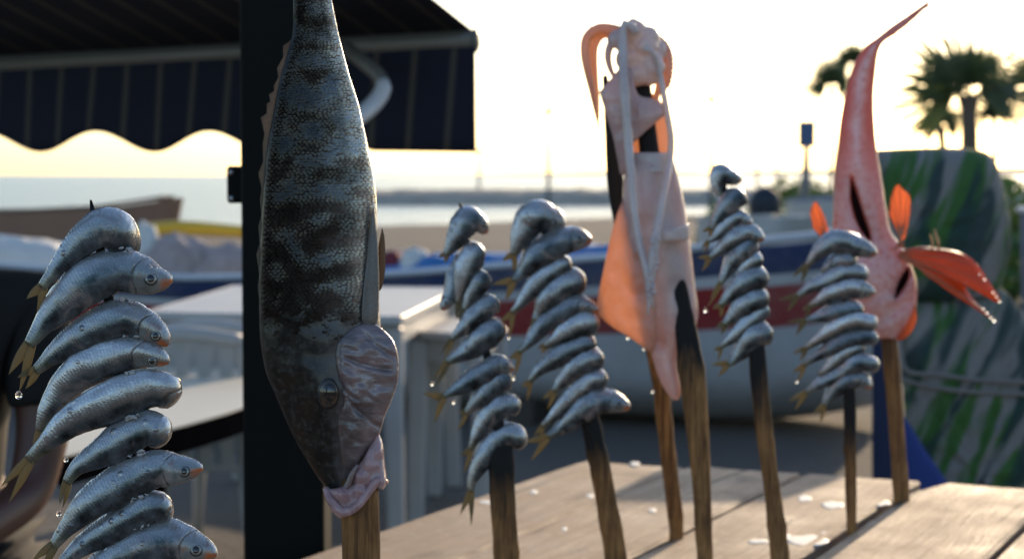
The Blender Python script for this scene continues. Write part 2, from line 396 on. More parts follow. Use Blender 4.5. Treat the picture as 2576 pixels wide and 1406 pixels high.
for k, (n0, n1, e, h, no, wp) in enumerate([(-1.372, -1.175, 3.265, 0, 0, 0), (-1.169, -.963, 3.285, .001, 0, 0), (-.955, -.752, 3.30, -.001, 0, 0), (-.726, -.510, 3.245, .002, .03, .006), (-.502, -.288, 3.25, 0, 0, 0), (-.28, -.07, 3.26, .001, 0, 0)]):
    plank(.55, e, n0, n1, h, no, wp, k * 1.7)
M['dark_wood'] = simple('underframe_wood', (.10, .075, .055), .7, 0, .3, 20, .3)
for d in (1.0, 2.9): box('crossbeam', tp(d, -.72, TT - .034 - .045), 1.2, .07, .09, M['dark_wood'], table, DN, DD, ZZ)
for d in (1.0, 2.9):
    for n_ in (-1.22, -.2): box('leg', tp(d, n_, (TT - .124) / 2), .08, .08, TT - .124, M['dark_wood'], table, DN, DD, ZZ)
M['spill'] = simple('dried_white_spill', (.78, .78, .74), .6, 0, .08, 60, .2)
random.seed(3)
for (x, y, rx, ry) in [(2024, 1251, 19, 7), (2095, 1267, 28, 9), (2216, 1261, 22, 8), (2202, 1322, 20, 9), (2030, 1355, 52, 15), (1975, 1347, 14, 9), (1908, 1358, 28, 5), (1641, 1283, 9, 5), (1596, 1165, 13, 5), (1343, 1236, 9, 5), (1485, 1246, 9, 5), (1222, 1261, 16, 5), (2075, 1337, 9, 4), (2500, 1342, 5, 3), (1420, 1330, 7, 4)]:
    V = []; n = 20; c = G(x, y, TT); base = []; nn_ = c.dot(DN); hp = 0 if nn_ < -1.172 else .001 if nn_ < -.96 else -.001 if nn_ < -.74 else .003 if nn_ < -.506 else 0
    for j in range(n):
        a = 2 * math.pi * j / n; k = 1 + .45 * mnoise.noise(Vector((math.cos(a) * 1.3 + x, math.sin(a) * 1.3, y)))
        base.append(G(x + rx * k * math.cos(a), y + ry * k * math.sin(a), TT))
    for (s_, z_) in ((1, -.003), (.99, hp - .0004), (.8, hp - .0002), (.02, hp - .0002)):
        for p in base: V.append(Vector((c.x + (p.x - c.x) * s_, c.y + (p.y - c.y) * s_, TT + z_)))
    mk('spill', V, grid_faces(4, n), M['spill'], table, None)

# ------------------------------------------------------------------ sardines
PROF = [(0, .14), (.012, .26), (.04, .42), (.09, .60), (.16, .77), (.215, .86), (.222, .82), (.235, .86), (.32, .95), (.42, 1.0), (.55, .97), (.68, .82), (.80, .60), (.90, .39), (1, .25)]
WPR = [(0, .12), (.04, .32), (.12, .46), (.25, .56), (.45, .60), (.65, .48), (.8, .30), (.9, .18), (1, .09)]
def lerp(tab, t): return float(np.interp(t, [a for a, b in tab], [b for a, b in tab]))
def tail_geo(b0, b1, dirv, tips, nrm, thick=.0005):
    """forked fin from base edge b0-b1 to two tips, thin solid"""
    mid = (b0 + b1) / 2; t1, t2 = tips
    notch = mid + (t1 + t2 - mid * 2) * .5 * .42
    def edge(a, t, bulge):
        out = []
        for k in range(6):
            s = k / 5; p = a.lerp(t, s); out.append(p + (a - mid) * bulge * math.sin(math.pi * s))
        return out
    V = []; uv = []; F = []
    for (a, t) in ((b0, t1), (b1, t2)):
        outer = edge(a, t, .35); inner = [mid.lerp(notch, min(1, s / 3)) if s <= 3 else notch.lerp(t, (s - 3) / 2) for s in range(6)]
        k0 = len(V)
        for sgn in (-1, 1):
            for s in range(6):
                for j in range(4):
                    V.append(outer[s].lerp(inner[s], j / 3) + nrm * (sgn * thick * (1.6 - s * .2))); uv.append((s / 5, j / 3 * .5 + (.5 if a is b1 else 0)))
        for s in range(5):
            for j in range(3):
                q = (k0 + s * 4 + j, k0 + s * 4 + j + 1, k0 + (s + 1) * 4 + j + 1, k0 + (s + 1) * 4 + j)
                F.append(q); F.append(tuple(reversed([i + 24 for i in q])))
            for j in (0, 3):
                q = (k0 + s * 4 + j, k0 + (s + 1) * 4 + j, k0 + 24 + (s + 1) * 4 + j, k0 + 24 + s * 4 + j); F.append(q if j == 0 else tuple(reversed(q)))
    return V, F, uv
def drop_at(px, py, z, r, parent):
    c = P(px, py, z); rr = r * z / FPX; V = []; n = 9; m_ = 12
    for i in range(n):
        p = math.pi * (i + .05) / (n - 1 + .1); k = math.sin(p) * (1 if p > 1.2 else (p / 1.2) ** .5)
        h = math.cos(p) * (1.5 if math.cos(p) > 0 else 1)
        for j in range(m_):
            a = 2 * math.pi * j / m_; V.append(c + Vector((math.cos(a) * k * rr, math.sin(a) * k * rr, h * rr)))
    return mk('water_drop', V, [tuple(reversed(f)) for f in grid_faces(n, m_)], M['water_drop'], parent)
def sardine(pts, T, z, tips, typ, label, group, roll=0.0, drops=(), dz=0.0, seed=0):
    """pts from tail base to snout, in reading pixels (+ depth px); T full body height in pixels"""
    k = z / FPX; rj = random.Random(int(seed * 77)); pts = [(p[0], p[1] + (rj.uniform(-.055, .055) * T if 0 < q < len(pts) - 3 else 0)) + (tuple(p[2:]) if len(p) > 2 else (rj.uniform(-.06, .06) * T,)) for q, p in enumerate(pts)]
    if typ == 'r':
        x, y, d = pts[-1]; pts = pts[:-1] + [(x - .06 * T, y, d + .12 * T), (x - .02 * T, y + .14 * T, d + .62 * T), (x - .12 * T, y + .3 * T, d + 1.1 * T)]
    if typ == 'b': pts = [(p[0], p[1], p[2]) for p in pts]
    C3 = crom([tuple(P(p[0], p[1], z + p[2] * k + dz)) for p in pts], 44)
    C = [Vector(c) for c in C3][::-1]          # snout first
    N = len(C); Tn, Un = frames(C[::-1], -VIEW.cross((C[-2] - C[-1]).normalized()))
    Tn = [-t for t in Tn[::-1]]; Un = Un[::-1]
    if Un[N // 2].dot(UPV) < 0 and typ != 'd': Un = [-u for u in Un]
    rng = random.Random(int(seed * 1000)); roll += rng.uniform(-.38, .38); Hh = T * k / 2 * rng.uniform(1.07, 1.2); V = []; uv = []; m_ = 24
    for i, c in enumerate(C):
        t = i / (N - 1); h = lerp(PROF, t) * Hh; w = lerp(WPR, t) * Hh * 1.05; u = Un[i]; b = Tn[i].cross(u)
        if roll: u, b = u * math.cos(roll) + b * math.sin(roll), b * math.cos(roll) - u * math.sin(roll)
        for j in range(m_):
            a = 2 * math.pi * j / m_; ca, sa = math.cos(a), math.sin(a)
            ww = w * abs(sa) ** (1.15 if ca < 0 else 1.45) * (1 if sa > 0 else -1); lump = 1 + .10 * mnoise.noise(Vector((t * 7, ca * 1.5 + seed, sa * 1.5))) + .045 * mnoise.noise(Vector((t * 19, ca * 3 + seed, sa * 3)))
            V.append(c + u * (ca * h * lump) + b * (ww * lump)); uv.append((t, ca * .5 + .5))
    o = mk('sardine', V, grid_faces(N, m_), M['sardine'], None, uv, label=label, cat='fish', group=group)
    # eyes
    if typ in 's':
        L = sum((C[i + 1] - C[i]).length for i in range(N - 1)); te = min(.17, .42 * T * k / L); i = int(te * (N - 1)) + 1
        u = Un[i]; b = Tn[i].cross(u)
        if roll: u, b = u * math.cos(roll) + b * math.sin(roll), b * math.cos(roll) - u * math.sin(roll)
        for sg in (1, -1):
            c = C[i] - u * (Hh * .18) + b * (sg * lerp(WPR, i / (N - 1)) * Hh * .93); bb = b * sg; tt = Tn[i]
            r = Hh * .27
            e = mk('eye', *ell_geo(c, r, r, r * .42, 18, 9, tt, bb.cross(tt), bb)[:2], M['eye_rim'], o)
            mk('iris', *ell_geo(c + bb * r * .10, r * .86, r * .86, r * .40, 18, 9, tt, bb.cross(tt), bb)[:2], M['eye'], e)
            mk('pupil', *ell_geo(c + bb * r * .38, r * .55, r * .60, r * .24, 16, 9, tt, bb.cross(tt), bb)[:2], M['pupil'], e)
    if tips:
        i = N - 1; u = Un[i]
        if len(tips) == 1: tips = [tips[0], (tips[0][0] + 7, tips[0][1] + 10)]
        t3 = [P(x, y, z + dz + pts[0][2] * k + (.004 if q else -.002)) for q, (x, y) in enumerate(tips)]
        u = (u - VIEW * u.dot(VIEW)).normalized() if abs(u.dot(VIEW)) < .95 else u
        base = C[i] + Tn[i] * -.002; hb = lerp(PROF, 1) * Hh
        tvec = (t3[0] + t3[1]) / 2 - base; nn = VIEW
        perp = nn.cross(tvec).normalized()
        if perp.dot(t3[0] - t3[1]) < 0: perp = -perp
        g = tail_geo(base + perp * hb, base - perp * hb, tvec, t3, nn)
        mk('tail_fin', g[0], g[1], M['tail'], o, g[2])
    for (x, y, r) in drops: drop_at(x, y, z + dz, r, o)
    return o
ORD = ['topmost', 'second', 'third', 'fourth', 'fifth', 'sixth', 'seventh', 'eighth', 'ninth', 'tenth', 'eleventh', 'twelfth']
def skewer(z, fish, where, group):
    for i, f in enumerate(fish):
        pts, T, tips, typ = f[:4]; kw = f[4] if len(f) > 4 else {}
        look = {'s': 'head showing', 'r': 'head bent away', 'd': 'hanging head down'}[typ]
        so = sardine(pts, T, z, tips, typ, f'{ORD[i]} silver sardine down the skewer {where}, {look}', group, seed=i * 3.3 + z, **kw)
        if z < 1.6 and i > 0:
            xs_ = [p[0] for p in pts]; ys_ = [p[1] for p in pts]; j = min(range(len(xs_)), key=lambda q: abs(xs_[q] - (318 + 4 * i))); random.seed(i * 7)
            gs = []
            for q in range(9):
                px = 316 + 5 * i + random.uniform(-22, 16); py = float(np.interp(px, xs_, ys_)) - T * .52 + random.uniform(-5, 5); w_ = random.uniform(3, 7) * z / FPX
                gs.append(ell_geo(P(px, py, z - random.uniform(.001, .009)), w_ * random.uniform(.8, 1.9), w_ * .5, w_ * random.uniform(.35, .8), 8, 6))
            g = merge(gs); mk('torn_flesh', [v + Vector((mnoise.noise(v * 300), 0, mnoise.noise(v * 260 + Vector((3, 0, 0))))) * .0026 for v in g[0]], g[1], M['flesh'], so)
SK1 = [
 ([(104, 724), (150, 668), (200, 612), (250, 575), (290, 578), (316, 608, 30), (322, 640, 80)], 92, [(67, 752), (92, 795)], 'r', dict(roll=.25)),
 ([(72, 868), (122, 796), (208, 722), (285, 678), (345, 688), (393, 702), (434, 704)], 106, [(22, 942), (48, 985)], 's', dict(drops=[(47, 995, 9), (138, 742, 5), (127, 755, 4)])),
 ([(88, 933), (148, 880), (230, 831), (305, 800), (356, 814), (393, 836), (424, 868)], 88, [(44, 950), (64, 978)], 's', {}),
 ([(101, 1085), (116, 1040), (146, 988), (190, 943), (250, 908), (318, 890), (378, 893), (426, 910)], 90, [(83, 1148)], 's', dict(drops=[(102, 1025, 6)])),
 ([(72, 1158), (127, 1108), (182, 1062), (255, 1018), (327, 990), (382, 976), (425, 985)], 98, [(2, 1224), (22, 1264)], 'r', {}),
 ([(166, 1214), (196, 1174), (255, 1134), (320, 1098), (368, 1076), (405, 1088)], 80, [(150, 1268)], 'r', dict(drops=[(148, 1292, 7), (166, 1157, 6)])),
 ([(133, 1374), (164, 1327), (204, 1282), (255, 1243), (330, 1200), (393, 1178), (451, 1180), (510, 1176)], 98, [(80, 1412), (100, 1440)], 's', dict(drops=[(182, 1388, 6)])),
 ([(140, 1440), (167, 1404), (211, 1371), (273, 1331), (330, 1298), (385, 1270), (415, 1282)], 80, [(100, 1480)], 'r', {}),
 ([(170, 1490), (230, 1445), (291, 1408), (345, 1380), (418, 1358), (488, 1376), (546, 1394)], 102, [(120, 1530), (140, 1560)], 's', {})]
skewer(1.55, SK1, 'in front of the cream tabletop', 'sardines on the skewer in front of the cream tabletop')
SK2 = [
 ([(1120, 643), (1143, 607), (1166, 568), (1184, 548), (1204, 560, 12), (1225, 586, 22)], 66, [(1104, 648), (1118, 660)], 's', dict(roll=.2)),
 ([(1152, 640, 20), (1142, 690, 15), (1137, 735, 10), (1112, 780, 5)], 44, None, 's', {}),
 ([(1153, 762), (1165, 710), (1180, 662), (1200, 632)], 58, [(1148, 800)], 'r', {}),
 ([(1168, 780), (1189, 738), (1213, 698)], 56, [(1146, 806)], 'r', {}),
 ([(1135, 854), (1172, 820), (1206, 786), (1240, 762)], 52, [(1108, 894)], 'r', {}),
 ([(1124, 910), (1179, 879), (1213, 852), (1248, 826)], 62, [(1088, 962)], 'r', dict(drops=[(1088, 966, 5)])),
 ([(1116, 996), (1164, 971), (1207, 942), (1255, 916), (1292, 930, 10)], 60, [(1062, 989), (1091, 1065)], 's', dict(drops=[(1142, 1012, 5)])),
 ([(1171, 1040), (1207, 1004), (1236, 973), (1268, 952)], 56, [(1152, 1032), (1149, 1084)], 'r', {}),
 ([(1184, 1131), (1196, 1102), (1225, 1054), (1262, 1020), (1295, 1018)], 54, [(1156, 1145), (1165, 1193)], 'r', {}),
 ([(1184, 1236), (1189, 1203), (1214, 1156), (1247, 1112), (1280, 1094), (1310, 1103)], 58, [(1158, 1294), (1185, 1323)], 'r', {})]
skewer(2.38, SK2, 'before the white plastic table', 'sardines on the skewer before the white plastic table')
SK3 = [
 ([(1292, 642), (1307, 604), (1326, 566), (1348, 545), (1384, 550, 12), (1420, 574, 20)], 76, [(1263, 658), (1291, 684)], 's', dict(roll=.2)),
 ([(1291, 706), (1312, 685), (1342, 651), (1383, 621), (1434, 602), (1489, 604)], 72, [(1237, 716), (1271, 757)], 's', {}),
 ([(1288, 787), (1308, 763), (1342, 723), (1383, 687), (1424, 664)], 54, [(1256, 811), (1281, 850)], 'r', dict(drops=[(1281, 850, 4)])),
 ([(1345, 807), (1356, 791), (1376, 757), (1410, 725), (1454, 706)], 66, [(1340, 846)], 'r', {}),
 ([(1305, 886), (1332, 858), (1366, 818), (1410, 785), (1455, 766), (1507, 782)], 56, [(1281, 903), (1293, 953)], 's', dict(drops=[(1292, 952, 5)])),
 ([(1369, 872), (1410, 848), (1444, 826), (1488, 812)], 60, [(1352, 878)], 'r', {}),
 ([(1332, 960), (1359, 930), (1403, 898), (1444, 874), (1484, 862)], 54, [(1311, 973), (1324, 1011)], 'r', {}),
 ([(1393, 985), (1424, 949), (1461, 915), (1500, 900)], 56, [(1364, 1004), (1376, 1030)], 'r', {}),
 ([(1364, 1073), (1393, 1047), (1436, 1004), (1480, 964), (1515, 952)], 52, [(1343, 1098)], 'r', {}),
 ([(1378, 1098), (1407, 1076), (1444, 1047), (1488, 1014), (1530, 1008), (1586, 1024)], 66, [(1316, 1113), (1334, 1160)], 's', {})]
skewer(2.58, SK3, 'beside the hanging squid fin', 'sardines on the skewer beside the hanging squid fin')
SK4 = [
 ([(1812, 494), (1803, 462), (1812, 437), (1836, 444, 12), (1866, 455, 16)], 46, None, 's', {}),
 ([(1787, 576), (1807, 548), (1836, 510), (1858, 494)], 54, [(1767, 584), (1782, 606)], 'r', {}),
 ([(1779, 608), (1797, 596), (1823, 572), (1853, 548), (1892, 562)], 42, [(1763, 628)], 's', {}),
 ([(1785, 648), (1815, 628), (1847, 602), (1882, 586), (1922, 602)], 50, [(1753, 648), (1765, 684)], 's', {}),
 ([(1812, 714), (1833, 676), (1855, 642), (1890, 616)], 52, [(1786, 754), (1775, 778)], 'r', dict(drops=[(1774, 782, 5)])),
 ([(1848, 700), (1866, 682), (1886, 664), (1906, 652)], 40, None, 'r', {}),
 ([(1811, 769), (1843, 737), (1878, 706), (1914, 694)], 62, [(1793, 777), (1812, 800)], 'r', {}),
 ([(1821, 817), (1843, 797), (1876, 766), (1914, 748)], 60, [(1801, 826), (1812, 842)], 'r', {}),
 ([(1811, 874), (1847, 846), (1884, 811), (1922, 780)], 46, [(1795, 882), (1805, 908)], 'r', {}),
 ([(1831, 914), (1843, 906), (1868, 878), (1894, 846), (1926, 836)], 62, [(1788, 918), (1805, 947)], 'r', {})]
skewer(2.58, SK4, 'between the squid and the red fish', 'sardines on the skewer between the squid and the red fish')
SK5 = [
 ([(2029, 669), (2068, 628), (2108, 606), (2157, 620), (2206, 638)], 54, [(1993, 698), (2014, 713)], 's', {}),
 ([(2066, 684), (2100, 660), (2140, 653)], 44, None, 'r', {}),
 ([(2004, 746), (2040, 724), (2077, 709), (2128, 686), (2170, 690)], 48, [(1958, 755), (1982, 784)], 'r', {}),
 ([(2035, 771), (2059, 757), (2095, 738), (2143, 726), (2202, 736)], 50, [(2017, 782), (2022, 800)], 's', {}),
 ([(2026, 806), (2059, 798), (2103, 784), (2158, 776)], 42, [(1978, 810), (2000, 843)], 'r', {}),
 ([(2026, 877), (2051, 859), (2092, 833), (2143, 810), (2192, 814)], 46, [(1993, 890), (2012, 908)], 'r', {}),
 ([(2022, 918), (2051, 899), (2092, 874), (2143, 850), (2196, 848)], 45, [(1993, 938), (2004, 967)], 'r', dict(drops=[(2005, 960, 4)])),
 ([(2059, 942), (2081, 929), (2114, 898), (2160, 874)], 46, None, 'r', {}),
 ([(2026, 987), (2059, 965), (2114, 938), (2157, 910), (2200, 916)], 47, [(1982, 1011), (1998, 1033)], 'r', {}),
 ([(2072, 1020), (2092, 987), (2121, 962), (2160, 952), (2192, 976)], 50, [(2048, 1038), (2062, 1066)], 's', {})]
skewer(2.82, SK5, 'overlapping the red fish', 'sardines on the skewer overlapping the red fish')

# ------------------------------------------------------------------ cane sticks
def stick(rows, z0, z1, label, char, flat=.62, tip=False):
    """rows (y, left, right) top to bottom; z0 depth at the bottom, z1 at the top; char 0..1 per row"""
    q = crom([(r[0], r[1], r[2]) for r in rows], 40); ch = np.interp(q[:, 0], [r[0] for r in rows], char)
    y0, y1 = q[0, 0], q[-1, 0]; V = []; uv = []; m_ = 14
    for i, (y, l, r) in enumerate(q):
        z = z1 + (z0 - z1) * (y - y0) / (y1 - y0); c = (l + r) / 2; a = (r - l) / 2
        a *= 1 + .06 * mnoise.noise(Vector((y / 60, l, 3))) + .10 * math.exp(-((((y + l) % 210) - 105) / 6) ** 2)
        for j in range(m_):
            t = 2 * math.pi * j / m_; ct, s_ = math.cos(t), math.sin(t)
            ct = math.copysign(abs(ct) ** .7, ct); s_ = math.copysign(abs(s_) ** .7, s_)
            V.append(P(c + a * ct + 1.5 * mnoise.noise(Vector((y / 90, j * .7, l))), y, z - s_ * a * z / FPX * flat)); uv.append((ch[i], j / m_))
    return mk('cane_skewer', V, [tuple(reversed(f)) for f in grid_faces(40, m_)], M['cane'], None, uv, label=label, cat='skewer', group='cane skewers standing in the table')
def below(z): return HOR + FPX * (CH - TT + .06) / z + 12
stick([(503, 225, 231), (516, 221, 236), (560, 229, 250), (700, 252, 278), (1000, 296, 324), (1400, 340, 372), (below(1.55), 400, 485)], 1.55, 1.555, 'cane skewer with a charred pointed tip carrying the largest sardines', [1, 1, 1, 1, 1, .8, .1])
stick([(60, 792, 822), (600, 820, 850), (1150, 884, 908), (1190, 862, 946), (1235, 855, 953), (1320, 857, 956), (1406, 861, 957), (below(1.78), 870, 965)], 1.78, 1.79, 'brown cane skewer coming out of the striped fish mouth', [.8, .8, .8, .75, .6, .48, .36, .2])
stick([(511, 1154, 1160), (560, 1162, 1175), (800, 1200, 1218), (1060, 1240, 1268), (1130, 1231, 1290), (1160, 1229, 1294), (1260, 1233, 1296), (1406, 1243, 1307), (below(2.35), 1252, 1317)], 2.375, 2.385, 'charred black cane skewer in front of the table edge carrying sardines', [1, 1, 1, 1, 1, .95, .66, .42, .2])
stick([(540, 1352, 1368), (800, 1410, 1428), (1000, 1462, 1486), (1060, 1462, 1512), (1090, 1466, 1517), (1230, 1493, 1546), (1406, 1521, 1578), (below(2.6), 1523, 1580)], 2.585, 2.585, 'leaning brown cane skewer, charred on top, under the sardines by the squid', [1, 1, 1, 1, .95, .48, .25, .1])
stick([(430, 1806, 1820), (600, 1840, 1856), (820, 1884, 1908), (868, 1882, 1924), (973, 1889, 1934), (1110, 1905, 1948), (1224, 1921, 1963), (1406, 1938, 1988), (below(2.56), 1945, 1996)], 2.575, 2.585, 'thin brown cane skewer, charred on top, between squid and red fish', [1, 1, 1, 1, .8, .48, .32, .22, .1])
stick([(610, 2112, 2124), (850, 2122, 2136), (993, 2121, 2153), (1100, 2123, 2154), (1224, 2126, 2155), (1346, 2130, 2155), (below(2.82), 2131, 2156)], 2.82, 2.82, 'slim cane skewer with a black upper half below the sardines by the red fish', [1, 1, 1, .8, .5, .3, .1])
stick([(190, 1516, 1528), (260, 1519, 1540), (340, 1522, 1556), (480, 1530, 1572), (620, 1556, 1600), (800, 1605, 1652), (960, 1640, 1682), (1020, 1646, 1688), (1165, 1663, 1703), (1306, 1680, 1720), (1340, 1684, 1718), (below(2.8), 1686, 1716)], 2.8, 2.72, 'brown cane skewer rising behind the squid to a charred top', [1, 1, 1, 1, .9, .6, .3, .3, .28, .25, .4, .3])
stick([(200, 1596, 1636), (300, 1602, 1648), (400, 1612, 1662), (600, 1650, 1705), (780, 1690, 1742), (850, 1699, 1758), (930, 1706, 1772), (1008, 1717, 1779), (1190, 1738, 1788), (1406, 1753, 1793), (below(2.56), 1758, 1798)], 2.565, 2.605, 'thick cane skewer with a burnt shoulder spearing the pale squid', [1, 1, 1, 1, 1, .95, .72, .5, .36, .25, .1])
stick([(500, 2168, 2190), (700, 2190, 2225), (850, 2214, 2256), (990, 2228, 2269), (1140, 2240, 2280), (1260, 2248, 2289), (below(3.07), 2250, 2290)], 3.07, 3.07, 'pale brown square cane skewer under the red fish', [.9, .9, .75, .35, .25, .2, .2])

# ------------------------------------------------------------------ big striped fish
BZ = 1.79
def mat_bigfish():
    m = NT('striped_fish_skin'); uv = m.co('UV'); co = m.co(); u, v, _ = m.sep(uv)
    n1 = m.noise(co, 22, 4, .6); n2 = m.noise(co, 140, 4, .6)
    side = m.n.new('ShaderNodeMath'); side.operation = 'COSINE'; m.l(m.math('MULTIPLY', v, 2 * math.pi), side.inputs[0])   # +1 belly edge (right), -1 back
    sd_ = m.math('ADD', side.outputs[0], m.math('MULTIPLY', m.math('SUBTRACT', n1, .5), .7))
    col = m.ramp(m.math('ADD', m.math('MULTIPLY', sd_, .5), .5), [(0, (.004, .004, .0045)), (.2, (.010, .0105, .011)), (.48, (.034, .036, .038)), (.75, (.11, .115, .12)), (.92, (.5, .5, .5)), (1, (.62, .6, .56))])
    w = m.n.new('ShaderNodeTexWave'); w.bands_direction = 'X'; w.inputs['Scale'].default_value = 3.4; w.inputs['Distortion'].default_value = 2.6; w.inputs['Detail'].default_value = 4; w.inputs['Detail Scale'].default_value = 2.6
    m.l(m.map(uv, (1, .5, 1)), w.inputs['Vector'])
    band = m.math('MULTIPLY', m.ramp(w.outputs['Fac'], [(.66, 0.0), (.92, .75)]), m.ramp(m.math('ADD', m.math('MULTIPLY', sd_, .5), .5), [(.6, 1.0), (.85, .1)]))
    col = m.mix(band, col, (.02, .019, .017))
    col = m.mix(m.ramp(u, [(.62, 0.0), (.72, .85), (1, .95)]), col, (.010, .009, .008))
    col = m.mix(m.math('MULTIPLY', m.ramp(u, [(.64, 0.0), (.72, .9)]), m.ramp(m.math('ADD', m.math('MULTIPLY', sd_, .5), .5), [(.42, 0.0), (.72, 1.0)])), col, m.mix(n2, (.07, .06, .058), (.17, .15, .15)))
    col = m.mix(m.math('MULTIPLY', m.ramp(n2, [(.5, 0.0), (.7, .5)]), .6), col, (.14, .145, .15))
    m.set(base=col, metal=m.ramp(u, [(.6, .55), (.76, .05)]), rough=m.ramp(n2, [(.3, .26), (.7, .45)]), spec=.35, coat=.22, coat_rough=.15, normal=m.bump(n2, .4, .0015, m.bump(n1, .4, .004)))
    return m.m
M['bigfish'] = mat_bigfish()
ROWS = [(-130, 752, 822), (-60, 742, 824), (0, 738, 834), (80, 737, 850), (150, 718, 868), (200, 704, 882), (270, 690, 904), (370, 672, 926), (440, 665, 940), (510, 660, 948), (600, 655, 948), (700, 652, 952), (780, 652, 955), (850, 655, 960), (930, 668, 965), (1010, 700, 960), (1090, 735, 940), (1150, 768, 915), (1200, 800, 895), (1230, 824, 884), (1244, 842, 872)]
def bf_zf(y): return 0.0
BD = lambda t: .30 + .16 * smooth(.1, .5, t)
def bf_bump(px, y, s):
    if s < 0: return 0
    h = 0
    h -= .006 * math.exp(-(((px - 826) / 46) ** 2 + ((y - 990) / 55) ** 2))         # brow and eye socket
    h += .004 * math.exp(-(((px - 926 + (y - 650) * .05) / 7) ** 2)) * smooth(520, 560, y) * (1 - smooth(790, 830, y))
    h += .0025 * mnoise.noise(Vector((px / 45, y / 60, 5)))
    return h * min(1, s * 2)
g = rows_geo(ROWS, BZ, BD, 72, 150, bf_zf, bf_bump)
bigfish = mk('striped_fish', g[0], [tuple(reversed(f)) for f in g[1]], M['bigfish'], None, g[2], label='large dark striped fish hanging tail up with pink gaping mouth', cat='fish')
def bf_surf(px, y):
    """depth of the near flank at a pixel"""
    ysr = [r[0] for r in ROWS]; l = np.interp(y, ysr, [r[1] for r in ROWS]); r = np.interp(y, ysr, [r[2] for r in ROWS])
    a = (r - l) / 2; c = (px - (l + r) / 2) / a
    s = math.sqrt(max(0, 1 - c * c)); t = (y + 130) / 1374
    return BZ - s * a * BZ / FPX * BD(t) + bf_bump(px, y, s), s
m = NT('fish_scale'); uv = m.co('UV'); co = m.co(); u, v, _ = m.sep(uv); n1 = m.noise(co, 22, 4, .6); n2 = m.noise(co, 200, 3)
cs = m.n.new('ShaderNodeMath'); cs.operation = 'COSINE'; m.l(m.math('MULTIPLY', v, 2 * math.pi), cs.inputs[0]); side = m.math('ADD', m.math('MULTIPLY', m.math('ADD', cs.outputs[0], m.math('MULTIPLY', m.math('SUBTRACT', n1, .5), .7)), .5), .5)
col = m.ramp(side, [(0, (.003, .0033, .0035)), (.28, (.009, .0095, .010)), (.5, (.032, .034, .036)), (.75, (.14, .147, .15)), (.92, (.6, .58, .54)), (1, (.85, .8, .7))])
w = m.n.new('ShaderNodeTexWave'); w.bands_direction = 'X'; w.inputs['Scale'].default_value = 3.4; w.inputs['Distortion'].default_value = 2.6; w.inputs['Detail'].default_value = 4; w.inputs['Detail Scale'].default_value = 2.6; m.l(m.map(uv, (1, .5, 1)), w.inputs['Vector'])
col = m.mix(m.math('MULTIPLY', m.ramp(w.outputs['Fac'], [(.66, 0.0), (.92, .75)]), m.ramp(side, [(.65, 1.0), (.9, .1)])), col, (.018, .017, .016)); col = m.mix(m.ramp(u, [(.62, 0.0), (.74, .8)]), col, (.016, .015, .014))
m.set(base=col, metal=.75, rough=m.ramp(n2, [(.3, .18), (.7, .42)]), coat=.3, coat_rough=.1); M['fish_scales'] = m.m
# scales: overlapping shield plates over the flank
def scales():
    V = []; F = []; uv = []; random.seed(11); row = 0; y = -120.0
    while y < 980:
        l = np.interp(y, [r[0] for r in ROWS], [r[1] for r in ROWS]); r = np.interp(y, [r[0] for r in ROWS], [r[2] for r in ROWS])
        size = float(np.interp(y, [-120, 150, 350], [8, 10.5, 13.5])); step = size * .86
        a = .04 + (row % 2) * step / (r - l) / 2
        x = l + 12 + (row % 2) * step / 2
        while x < r - 5:
            sz = size * (1.0 + .12 * random.random()) * (.75 if x > r - 30 or x < l + 30 else 1)
            k = len(V); tilt = .0006 + random.random() * .0012; rot = random.uniform(-.16, .16); dy = random.uniform(-1.8, 1.8); x += random.uniform(-1, 1)
            # free end points up the picture (towards the tail)
            for (dx_, dy_, lift) in ((-.5, .42, 0), (.5, .42, 0), (.56, -.02, .5), (.32, -.36, .9), (0, -.46, 1.0), (-.32, -.36, .9), (-.56, -.02, .5), (0, .05, .85)):
                px = x + sz * (dx_ * math.cos(rot) - dy_ * math.sin(rot)); py = y + dy + sz * (dx_ * math.sin(rot) + dy_ * math.cos(rot))
                zz, s = bf_surf(px, py); V.append(P(px, py, zz - .0002 - tilt * lift + .0036 * smooth(730, 960, y + 70 * mnoise.noise(Vector((x / 26, y / 26, 0)))))); uv.append(((py + 130) / 1374, 0))
            F += [(k + 7, k + i, k + (i + 1) % 7) for i in range(7)]
            x += step
        y += size * .5; row += 1
    # store belly-ness in v
    uv2 = []
    for p, q in zip(V, uv):
        y_ = q[0] * 1374 - 130; l = np.interp(y_, [r[0] for r in ROWS], [r[1] for r in ROWS]); r = np.interp(y_, [r[0] for r in ROWS], [r[2] for r in ROWS])
        d = (p - Vector((0, 0, CH))).dot(VIEW); px = p.x / d * FPX + 1288; c = max(-1, min(1, (px - (l + r) / 2) / ((r - l) / 2)))
        uv2.append((q[0], math.acos(c) / (2 * math.pi)))
    mk('scales', V, F, M['fish_scales'], bigfish, uv2, smooth=False, kind='stuff')
scales()
M['amber_fin'] = mat_tail('amber_fin', (.06, .048, .03), (.16, .125, .08), (.45, .30, .13), .34)
M['grey_fin'] = mat_tail('grey_fin', (.10, .10, .10), (.30, .28, .25), (.5, .42, .3), .25)
tg = tail_geo(P(756, -118, BZ), P(818, -118, BZ), None, [P(690, -330, BZ - .004), P(880, -330, BZ + .004)], VIEW, .0012)
mk('tail_fin', tg[0], tg[1], M['grey_fin'], bigfish, tg[2])
